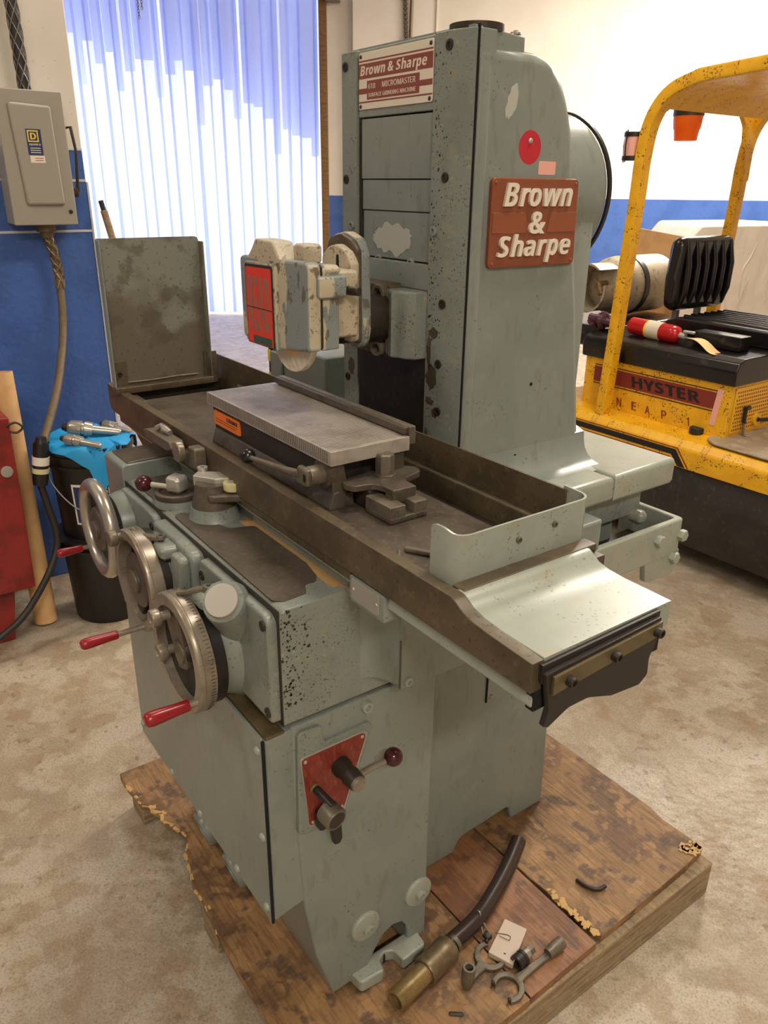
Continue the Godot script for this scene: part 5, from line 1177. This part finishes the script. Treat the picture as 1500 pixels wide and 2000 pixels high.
func left_side():
	var x := -2.222
	thing("switch_box", "grey metal disconnect switch box with a side lever on the blue and white wall", "switch box", V(-2.29, 1.454, -0.19))
	var b := part("case", MB.new().span(V(-2.349, 1.454, -0.288), V(x - 0.012, 1.890, -0.070), 0.004), "box_grey")
	var d := part("door", MB.new().span(V(x - 0.014, 1.452, -0.290), V(x, 1.892, -0.068), 0.004), "box_grey")
	part("raised_panel", MB.new().prism(rp([-0.252, 1.520, -0.245, 1.845, -0.102, 1.852, -0.120, 1.520], 0.014), x - 0.002, x + 0.012, T(FX), 0.008), "box_grey", d)
	part("latch", MB.new().cyl(V(x, 1.498, -0.268), V(x + 0.006, 1.498, -0.268), 0.007), "cast_dark", d)
	var l := part("label_plate", MB.new().span(V(x + 0.0115, 1.685, -0.198), V(x + 0.0128, 1.768, -0.148), 0.0002), "label_blue")
	part("logo_square", MB.new().span(V(x + 0.0125, 1.727, -0.188), V(x + 0.0134, 1.764, -0.152), 0.0), "label_yellow", l)
	part("logo_inner", MB.new().span(V(x + 0.013, 1.731, -0.184), V(x + 0.0137, 1.760, -0.156), 0.0), "label_blue", l)
	var fx := Basis(Vector3(0, 0, -1), Vector3(0, 1, 0), Vector3(1, 0, 0))
	letters("lettering", "D", "label_yellow", Transform3D(fx, V(x + 0.0137, 1.735, -0.161)), 0.019, 0.021, 0.0006, 0.0, true, l)
	letters("lettering", "SQUARE D", "cream_print", Transform3D(fx, V(x + 0.0128, 1.716, -0.154)), 0.038, 0.006, 0.0006, 0.0, true, l)
	for k in 3: part("line", MB.new().span(V(x + 0.0125, 1.692 + k * 0.007, -0.19), V(x + 0.0132, 1.6945 + k * 0.007, -0.156), 0.0), "cream_print", l)
	part("warning_sticker", MB.new().span(V(x + 0.0115, 1.660, -0.201), V(x + 0.0128, 1.683, -0.152), 0.0002), "paper", l)
	for k in 2: part("line", MB.new().span(V(x + 0.0125, 1.667 + k * 0.007, -0.195), V(x + 0.0132, 1.669 + k * 0.007, -0.168), 0.0), "red_sticker", l)
	var h := part("lever", MB.new().tube([V(x - 0.05, 1.778, -0.292), V(x - 0.02, 1.782, -0.312), V(x - 0.01, 1.70, -0.318), V(x - 0.02, 1.60, -0.312), V(x - 0.03, 1.565, -0.312)], [0.006, 0.006, 0.005, 0.006, 0.007], 8), "cast_dark")
	part("pivot", MB.new().box(V(x - 0.035, 1.565, -0.302), V(0.03, 0.035, 0.026), 0.005), "cast_dark", h)
	# mesh-sleeved cable into the top of the box
	thing("sleeved_cable", "dark cable in a wire mesh sleeve running down the white wall into the switch box", "cable", V(-2.29, 1.89, -0.195))
	var p0 := V(-2.285, 1.885, -0.185)
	var p1 := V(-2.285, 2.35, -0.178)
	part("core", MB.new().cyl(p0, p1, 0.019, 14), "rubber")
	var wm := MB.new()
	for k in 5:
		for sgn in [1, -1]:
			var q := []
			for i in 42:
				var t := i / 41.0
				var a: float = TAU * k / 5.0 + sgn * t * 9.5
				q.append(p0.lerp(p1, t) + V(cos(a) * 0.0215, 0, sin(a) * 0.0215))
			wm.tube(q, 0.0016, 4)
	part("mesh_sleeve", wm, "mesh_wire")
	# flexible conduit out of the bottom, ending in a plug
	thing("flexible_conduit", "brown flexible conduit dropping from the switch box to a black plug", "conduit", V(-2.29, 0.7, -0.2))
	part("connector", MB.new().lathe([Vector2(0, 0), Vector2(0.022, 0), Vector2(0.024, 0.02), Vector2(0.034, 0.022), Vector2(0.034, 0.05), Vector2(0, 0.05)], Transform3D(FY, V(-2.285, 1.405, -0.188)), 20), "conduit")
	var c1 := spl([V(-2.285, 1.41, -0.188), V(-2.28, 1.33, -0.205), V(-2.27, 1.24, -0.205), V(-2.20, 1.08, -0.175), V(-2.05, 0.90, -0.09), V(-1.88, 0.735, 0.030)], 8)
	part("hose", MB.new().tube(c1, 0.0145, 12), "conduit")
	var br := MB.new()
	for k in 4:
		for sgn in [1, -1]:
			var q := []
			for i in 18:
				var a: float = TAU * k / 4.0 + sgn * i * 0.42
				q.append(c1[i] + V(cos(a) * 0.0165, 0, sin(a) * 0.0165))
			br.tube(q, 0.0032, 4)
	part("braid", br, "galv")
	thing("power_plug", "black and cream cable connector hanging in front of the cardboard tube", "plug", V(-1.88, 0.60, 0.045))
	var pf := MB.frame(V(-1.88, 0.595, 0.058), V(0, 1, -0.16))
	part("body", MB.new().lathe([Vector2(0, 0.0), Vector2(0.024, 0), Vector2(0.027, 0.02), Vector2(0.027, 0.15), Vector2(0.020, 0.16), Vector2(0.018, 0.175), Vector2(0, 0.175)], pf, 20), "black")
	part("band", MB.new().lathe([Vector2(0.0268, 0.045), Vector2(0.0295, 0.045), Vector2(0.0295, 0.063), Vector2(0.0268, 0.063)], pf, 20), "ivory")
	part("band", MB.new().lathe([Vector2(0.0268, 0.075), Vector2(0.0295, 0.075), Vector2(0.0295, 0.105), Vector2(0.0268, 0.105)], pf, 20), "paper")
	solo("power_cable", MB.new().tube(spl([V(-1.88, 0.60, 0.058), V(-1.87, 0.50, 0.045), V(-1.86, 0.42, 0.035), V(-1.85, 0.35, 0.045), V(-1.82, 0.26, 0.10), V(-1.79, 0.15, 0.20), V(-1.76, 0.10, 0.30), V(-1.75, 0.03, 0.45)]), 0.0125, 10), "rubber", "thick black cable sweeping down from the plug past the red cabinet", "cable", V(-1.85, 0.02, 0.1))
	solo("cardboard_tube", MB.new().lathe([Vector2(0.036, 0), Vector2(0.042, 0), Vector2(0.042, 0.97), Vector2(0.036, 0.97), Vector2(0.036, 0)], MB.frame(V(-1.97, 0.005, 0.103), V(-0.10, 0.95, -0.01)), 32), "card", "tall tan cardboard tube leaning on the blue wall beside the red cabinet", "tube", V(-1.97, 0, 0.1))
	# two stacked pails
	for k in 2:
		var y := 0.0 if k == 0 else 0.34
		thing("pail", ["black plastic pail standing on the floor under the other pail", "upper black plastic pail with a white label and wire handle"][k], "pail", V(-1.94, y, -0.145), "black stacked pails")
		part("body", MB.new().lathe([Vector2(0, 0), Vector2(0.130, 0), Vector2(0.134, 0.006), Vector2(0.146, 0.30), Vector2(0.146, 0.36), Vector2(0, 0.36)], Transform3D(FY, V(-1.94, y, -0.145)), 40), "pail")
		for q in ([[0.31, 0.163], [0.35, 0.170]] if k == 0 else [[0.30, 0.157], [0.335, 0.153]]): part("ring", MB.new().lathe([Vector2(0.14, q[0]), Vector2(q[1], q[0]), Vector2(q[1], q[0] + 0.010), Vector2(0.14, q[0] + 0.012)], Transform3D(FY, V(-1.94, y, -0.145)), 40), "pail")
		if k == 1:
			part("lid", MB.new().lathe([Vector2(0, 0.372), Vector2(0.148, 0.372), Vector2(0.156, 0.378), Vector2(0.160, 0.374), Vector2(0.160, 0.352), Vector2(0.150, 0.352), Vector2(0, 0.36)], Transform3D(FY, V(-1.94, y, -0.145)), 40), "pail")
			var lf := Transform3D(FY, V(-1.94, y, -0.145))
			var lab := part("paper_label", MB.new().lathe([Vector2(0.1372, 0.085), Vector2(0.1392, 0.085), Vector2(0.1452, 0.245), Vector2(0.1432, 0.245)], lf, 20, -0.55, 0.85), "paper")
			part("label_field", MB.new().lathe([Vector2(0.1388, 0.093), Vector2(0.1404, 0.093), Vector2(0.1456, 0.236), Vector2(0.1440, 0.236)], lf, 20, -0.52, 0.80), "label_blue", lab)
			part("red_band", MB.new().lathe([Vector2(0.1430, 0.165), Vector2(0.1440, 0.165), Vector2(0.1446, 0.18), Vector2(0.1436, 0.18)], lf, 20, -0.50, 0.3), "red_sticker", lab)
			letters("lettering", "USED R", "paper", Transform3D(Basis(Vector3(0.18, 0, -0.98).normalized(), Vector3(0, 1, 0), Vector3(0.98, 0, 0.18).normalized()), V(-1.797, y + 0.205, -0.125)), 0.075, 0.022, 0.002, 0.0, true, lab)
			part("handle", MB.new().tube(spl([V(-1.93, y + 0.31, 0.013), V(-1.88, y + 0.25, 0.018), V(-1.82, y + 0.17, -0.03), V(-1.79, y + 0.13, -0.10), V(-1.785, y + 0.12, -0.17), V(-1.80, y + 0.15, -0.25), V(-1.86, y + 0.26, -0.30), V(-1.93, y + 0.31, -0.303)]), 0.0028, 6), "mesh_wire")
	# blue cloth draped over the lid, three steel tool holders on it
	var rings := []
	var cv := MB.new()
	var n := 40
	for j in 9:
		var row := []
		for i in n:
			var a := TAU * i / n
			var rad := 0.188 + 0.035 * sin(a * 3.0 + 0.6) + 0.02 * sin(a * 7.0) + (0.10 if absf(wrapf(a + 0.12, -PI, PI)) < 0.30 else 0.0)
			var s := rad * j / 8.0
			var out := minf(s, 0.168 + maxf(s - 0.168, 0.0) * 0.12)
			var y := 0.7285 - maxf(s - 0.160, 0.0) * 0.95 + 0.004 * sin(a * 5.0 + j) + 0.003 * sin(a * 11.0 + j * 2.0) * j / 8.0
			row.append(V(-1.94 + out * cos(a), y, -0.145 + out * sin(a)))
		rings.append(row)
	for j in 8:
		for i in n: cv.quad(rings[j][i], rings[j + 1][i], rings[j + 1][(i + 1) % n], rings[j][(i + 1) % n])
	var cn := cv.v.size()
	for i in range(0, cn, 3): cv.tri(cv.v[i] - V(0, 0.002, 0), cv.v[i + 2] - V(0, 0.002, 0), cv.v[i + 1] - V(0, 0.002, 0))
	solo("blue_cloth", cv, "glove", "bright blue cloth draped over the lid of the upper black pail", "cloth", V(-1.94, 0.70, -0.145))
	var holder := func(p: Vector3, dir: Vector3, k: float, lab: String):
		thing("tool_holder", lab, "tool holder", p, "steel tool holders on the blue cloth")
		var f := MB.frame(p, dir)
		part("body", MB.new().lathe([Vector2(0, -0.035 * k), Vector2(0.014 * k, -0.035 * k), Vector2(0.021 * k, -0.026 * k), Vector2(0.022 * k, 0.0), Vector2(0.018 * k, 0.002 * k), Vector2(0.018 * k, 0.008 * k), Vector2(0.022 * k, 0.010 * k), Vector2(0.020 * k, 0.030 * k), Vector2(0, 0.030 * k)], f, 24), "chrome")
		part("nose", MB.new().lathe([Vector2(0, -0.050 * k), Vector2(0.008 * k, -0.050 * k), Vector2(0.014 * k, -0.034 * k), Vector2(0, -0.034 * k)], f, 18), "cast_dark")
		part("shank", MB.new().lathe([Vector2(0, 0.03 * k), Vector2(0.013 * k, 0.03 * k), Vector2(0.0105 * k, 0.10 * k), Vector2(0.007 * k, 0.104 * k), Vector2(0, 0.104 * k)], f, 20), "chrome")
	holder.call(V(-1.845, 0.746, -0.070), V(0.55, -0.10, -0.55), 1.0, "steel tool holder lying nearest the edge of the blue cloth")
	holder.call(V(-1.94, 0.758, -0.125), V(0.35, -0.12, -0.75), 1.35, "largest steel tool holder in the middle of the blue cloth")
	holder.call(V(-1.955, 0.746, -0.235), V(0.75, -0.10, -0.50), 0.9, "slim shiny steel tool holder at the right of the blue cloth")
	# red cabinet at the left edge, broom handle behind the splash plate
	thing("red_cabinet", "scuffed red metal machine cabinet at the left edge beside the cardboard tube", "cabinet", V(-2.0, 0, 0.4))
	part("side", MB.new().prism(rp([0.137, 0.215, 0.127, 0.858, 0.80, 0.90, 0.80, 0.215], 0.006), -2.20, -1.855, T(FX), 0.006), "red_machine")
	part("leg", MB.new().prism(rp([0.232, 0.0, 0.20, 0.22, 0.70, 0.22, 0.66, 0.0], 0.004), -2.15, -1.90, T(FX), 0.006), "red_machine")
	part("round_plug", MB.new().cyl(V(-1.857, 0.672, 0.163), V(-1.850, 0.672, 0.163), 0.020, 24), "alu")
	part("hook", MB.new().tube(spl([V(-1.855, 0.83, 0.14), V(-1.85, 0.84, 0.11), V(-1.85, 0.82, 0.09), V(-1.85, 0.805, 0.11), V(-1.855, 0.81, 0.13)]), 0.004, 6), "cast_dark")
	thing("broom", "wooden broom handle leaning behind the grinder's left splash plate", "broom", V(-2.1, 0, -0.55))
	part("handle", MB.new().cyl(V(-2.12, 0.0, -0.66), V(-2.27, 1.50, -0.405), 0.0135, 14), "lumber")
	part("tip", MB.new().cyl(V(-2.2695, 1.499, -0.405), V(-2.275, 1.535, -0.399), 0.010, 12), "black")

func loose_tools():
	# hose with its pipe fitting
	thing("suction_hose", "dark rubber hose on a threaded brass pipe lying on the skid", "hose", V(0.12, 0.12, -0.25))
	part("hose", MB.new().tube(spl([V(0.120, 0.145, -0.19), V(0.108, 0.146, -0.281), V(0.074, 0.142, -0.37), V(0.039, 0.140, -0.444), V(0.0, 0.140, -0.515)]), 0.0185, 16), "hose")
	var a := V(0.152, 0.143, -0.032)
	var d := V(-0.030, 0.0005, -0.168)
	part("pipe", MB.new().lathe([Vector2(0.017, 0), Vector2(0.0205, 0), Vector2(0.0215, 0.03), Vector2(0.0215, 0.098), Vector2(0.017, 0.098), Vector2(0.017, 0)], MB.frame(a, d), 28), "brass")
	var th := MB.new()
	for k in 9: th.lathe([Vector2(0.0200, k * 0.0034), Vector2(0.0222, k * 0.0034 + 0.0017), Vector2(0.0200, k * 0.0034 + 0.0034), Vector2(0.0185, k * 0.0034 + 0.0017), Vector2(0.0200, k * 0.0034)], MB.frame(a, d), 24)
	part("threads", th, "brass")
	part("coupling", MB.new().lathe([Vector2(0, 0.085), Vector2(0.0265, 0.085), Vector2(0.029, 0.090), Vector2(0.0275, 0.100), Vector2(0.0270, 0.135), Vector2(0.029, 0.140), Vector2(0.029, 0.158), Vector2(0.0235, 0.165), Vector2(0, 0.165)], MB.frame(a, d), 32), "galv")
	part("clip", MB.new().lathe([Vector2(0.0185, 0.171), Vector2(0.0205, 0.171), Vector2(0.0205, 0.180), Vector2(0.0185, 0.180)], MB.frame(a, d), 24), "steel_dull")
	# face spanner with a socket at its bent end
	var spanner := func(called, lab, c: Vector3, towards: Vector3, L: float, bent: bool):
		thing(called, lab, "spanner", V(c.x, 0.12, c.z), "pin spanners on the skid")
		var z := V(0, 1, 0)
		var x := V(towards.x, 0, towards.z).normalized()
		var fr := Transform3D(Basis(x, z.cross(x), z), V(c.x, 0.1215, c.z))
		var o := PackedVector2Array()
		for k in 19:
			var t := lerpf(-0.62, 0.62, k / 18.0) * PI + PI
			o.append(Vector2(cos(t + PI) * -0.034 * -1.0, sin(t) * 0.034))
		var out := PackedVector2Array()
		# fork: outer arc, then inner arc back
		for k in 21:
			var t := lerpf(0.70 * PI, -0.70 * PI, k / 20.0)
			out.append(Vector2(0.033 * cos(t), 0.033 * sin(t)))
		for k in 21:
			var t := lerpf(-0.74 * PI, 0.74 * PI, k / 20.0)
			out.append(Vector2(0.0225 * cos(t) - 0.0015, 0.0225 * sin(t)))
		part("fork", MB.new().prism(out, 0.0, 0.0075, fr, 0.0015), "steel_dull")
		part("shaft", MB.new().prism(rp([0.024, -0.012, 0.045, -0.008, L, -0.007, L, 0.007, 0.045, 0.008, 0.024, 0.012], 0.003), 0.0, 0.008, fr, 0.002), "steel_dull")
		for s in [0.7, -0.7]: part("pin", MB.new().cyl(fr * V(0.028 * cos(s * PI), 0.028 * sin(s * PI), 0.0), fr * V(0.028 * cos(s * PI) - 0.004, 0.028 * sin(s * PI), 0.013), 0.0035, 10), "cast_dark")
		var sf: Transform3D
		if bent: sf = MB.frame(fr * V(L - 0.004, 0.0, 0.0), V(-0.05, 1, -0.12))
		else: sf = MB.frame(fr * V(L - 0.012, 0, 0.0095), x + V(0, 0.02, 0))
		part("socket", MB.new().lathe([Vector2(0, 0.0), Vector2(0.0105, 0.0), Vector2(0.0115, 0.010), Vector2(0.0135, 0.016), Vector2(0.0135, 0.042), Vector2(0.0125, 0.044), Vector2(0.0085, 0.044), Vector2(0.0085, 0.025), Vector2(0, 0.025)], sf, 24), "steel_dull")
	spanner.call("pin_spanner", "dark pin spanner with an upright socket end, leaning beside the pipe coupling", V(0.178, 0, -0.258), V(0.02, 0, 0.09), 0.085, true)
	spanner.call("pin_spanner", "bright forked pin spanner with a socket end lying nearest the skid's edge", V(0.249, 0, -0.240), V(-0.004, 0, -0.14), 0.128, false)
	solo("steel_block", MB.new().prism(rp([0.135, -0.340, 0.181, -0.361, 0.224, -0.277, 0.174, -0.256], 0.002), 0.1215, 0.1345, T(FY), 0.001), "pale_steel", "flat pale rectangular steel block lying beside the forked spanners", "block", V(0.18, 0.12, -0.31))
	thing("pin_clip", "bent wire pin with a ring eye standing against the dark hose", "pin", V(0.125, 0.12, -0.29))
	part("eye", MB.new().tube(ringpts(V(0.110, 0.164, -0.285), 0.0055, 14), 0.0018, 6, true), "chrome")
	part("leg", MB.new().tube([V(0.112, 0.160, -0.283), V(0.136, 0.132, -0.277)], 0.0018, 6), "chrome")
	part("leg", MB.new().tube([V(0.109, 0.159, -0.286), V(0.146, 0.130, -0.290)], 0.0018, 6), "chrome")
	part("jaw", MB.new().box(V(0.142, 0.130, -0.283), V(0.018, 0.012, 0.016), 0.003), "cast_dark")
	solo("loose_wire", MB.new().tube(spl([V(0.150, 0.1365, -0.296), V(0.163, 0.1355, -0.312), V(0.174, 0.1355, -0.318), V(0.180, 0.1365, -0.310), V(0.172, 0.1365, -0.305), V(0.160, 0.1365, -0.300)]), 0.0007, 5), "cast_dark", "thin curled wire lying on top of the pale steel block", "wire", V(0.17, 0.135, -0.3))
	thing("collar_nut", "small ribbed black and steel collar nut between the block and the spanner", "collar", V(0.223, 0.12, -0.31))
	var cf := MB.frame(V(0.226, 0.136, -0.284), V(-0.10, 0.0, -1))
	part("ring", MB.new().lathe([Vector2(0.0085, 0.0), Vector2(0.0150, 0.0), Vector2(0.0155, 0.003), Vector2(0.0155, 0.012), Vector2(0.014, 0.013), Vector2(0.014, 0.017), Vector2(0.0155, 0.018), Vector2(0.0155, 0.024), Vector2(0.0085, 0.024), Vector2(0.0085, 0.0)], cf, 28), "black_steel")
	part("sleeve", MB.new().lathe([Vector2(0, 0.02), Vector2(0.013, 0.02), Vector2(0.013, 0.036), Vector2(0, 0.036)], cf, 24), "chrome")
	part("head", MB.new().lathe([Vector2(0, 0.034), Vector2(0.0105, 0.034), Vector2(0.0105, 0.052), Vector2(0, 0.052)], cf, 6), "steel_dull")
	solo("bent_rod", MB.new().tube(spl([V(0.150, 0.126, -0.554), V(0.172, 0.126, -0.557), V(0.190, 0.126, -0.566), V(0.199, 0.126, -0.578), V(0.202, 0.129, -0.593)]), 0.0045, 8), "rubber", "short bent black rod lying alone on the bare plywood", "rod", V(0.18, 0.12, -0.57))
	solo("rubber_scrap", MB.new().box(V(0.229, 0.1225, -0.122), V(0.028, 0.005, 0.008), 0.002, Basis(Vector3.UP, 0.9)), "rubber", "small grey scrap lying at the near edge of the plywood", "scrap", V(0.229, 0.12, -0.122))

func _ready():
	# camera, sky, exposure
	var cam := Camera3D.new()
	cam.name = "camera"
	cam.position = V(0.9623, 1.5945, 0.5987)
	cam.rotation_degrees = V(-22.6266, 53.9567, 0.6943)
	cam.fov = 66.605
	cam.near = 0.02
	cam.far = 200.0
	add_child(cam)
	cam.current = true
	var sky_m := ProceduralSkyMaterial.new()
	sky_m.sky_top_color = C(228, 230, 236)
	sky_m.sky_horizon_color = C(246, 246, 246)
	sky_m.ground_bottom_color = C(200, 200, 200)
	sky_m.ground_horizon_color = C(246, 246, 246)
	sky_m.energy_multiplier = 1.0
	var sky := Sky.new()
	sky.sky_material = sky_m
	var e := Environment.new()
	e.background_mode = Environment.BG_SKY
	e.sky = sky
	e.background_energy_multiplier = 4.0
	e.tonemap_mode = Environment.TONE_MAPPER_LINEAR
	e.tonemap_exposure = 1.0
	e.sdfgi_enabled = true
	e.ssao_enabled = true
	e.ssil_enabled = true
	var we := WorldEnvironment.new()
	we.name = "environment"
	we.environment = e
	add_child(we)
	materials()
	# ceiling lamps: (along the back wall, into the room, width, length, energy)
	lamp(1.3, 1.6, 0.4, 1.5, 7.5, "long white ceiling lamp straight above the skid")
	lamp(2.6, 5.6, 0.5, 1.8, 17.0, "wide white ceiling lamp above the forklift")
	lamp(-1.0, 3.6, 0.4, 1.5, 5.0, "long white ceiling lamp above the left splash plate")
	lamp(0.9, -3.0, 0.4, 1.5, 18.0, "long white ceiling lamp behind the camera")
	lamp(-3.2, 0.2, 0.4, 1.5, 4.5, "long white ceiling lamp in front of the handwheels")
	lamp(4.2, 8.2, 0.5, 1.8, 46.0, "wide white ceiling lamp nearest the right-hand wall")
	room()
	curtain()
	skid()
	grinder()
	chuck()
	forklift()
	left_side()
	loose_tools()
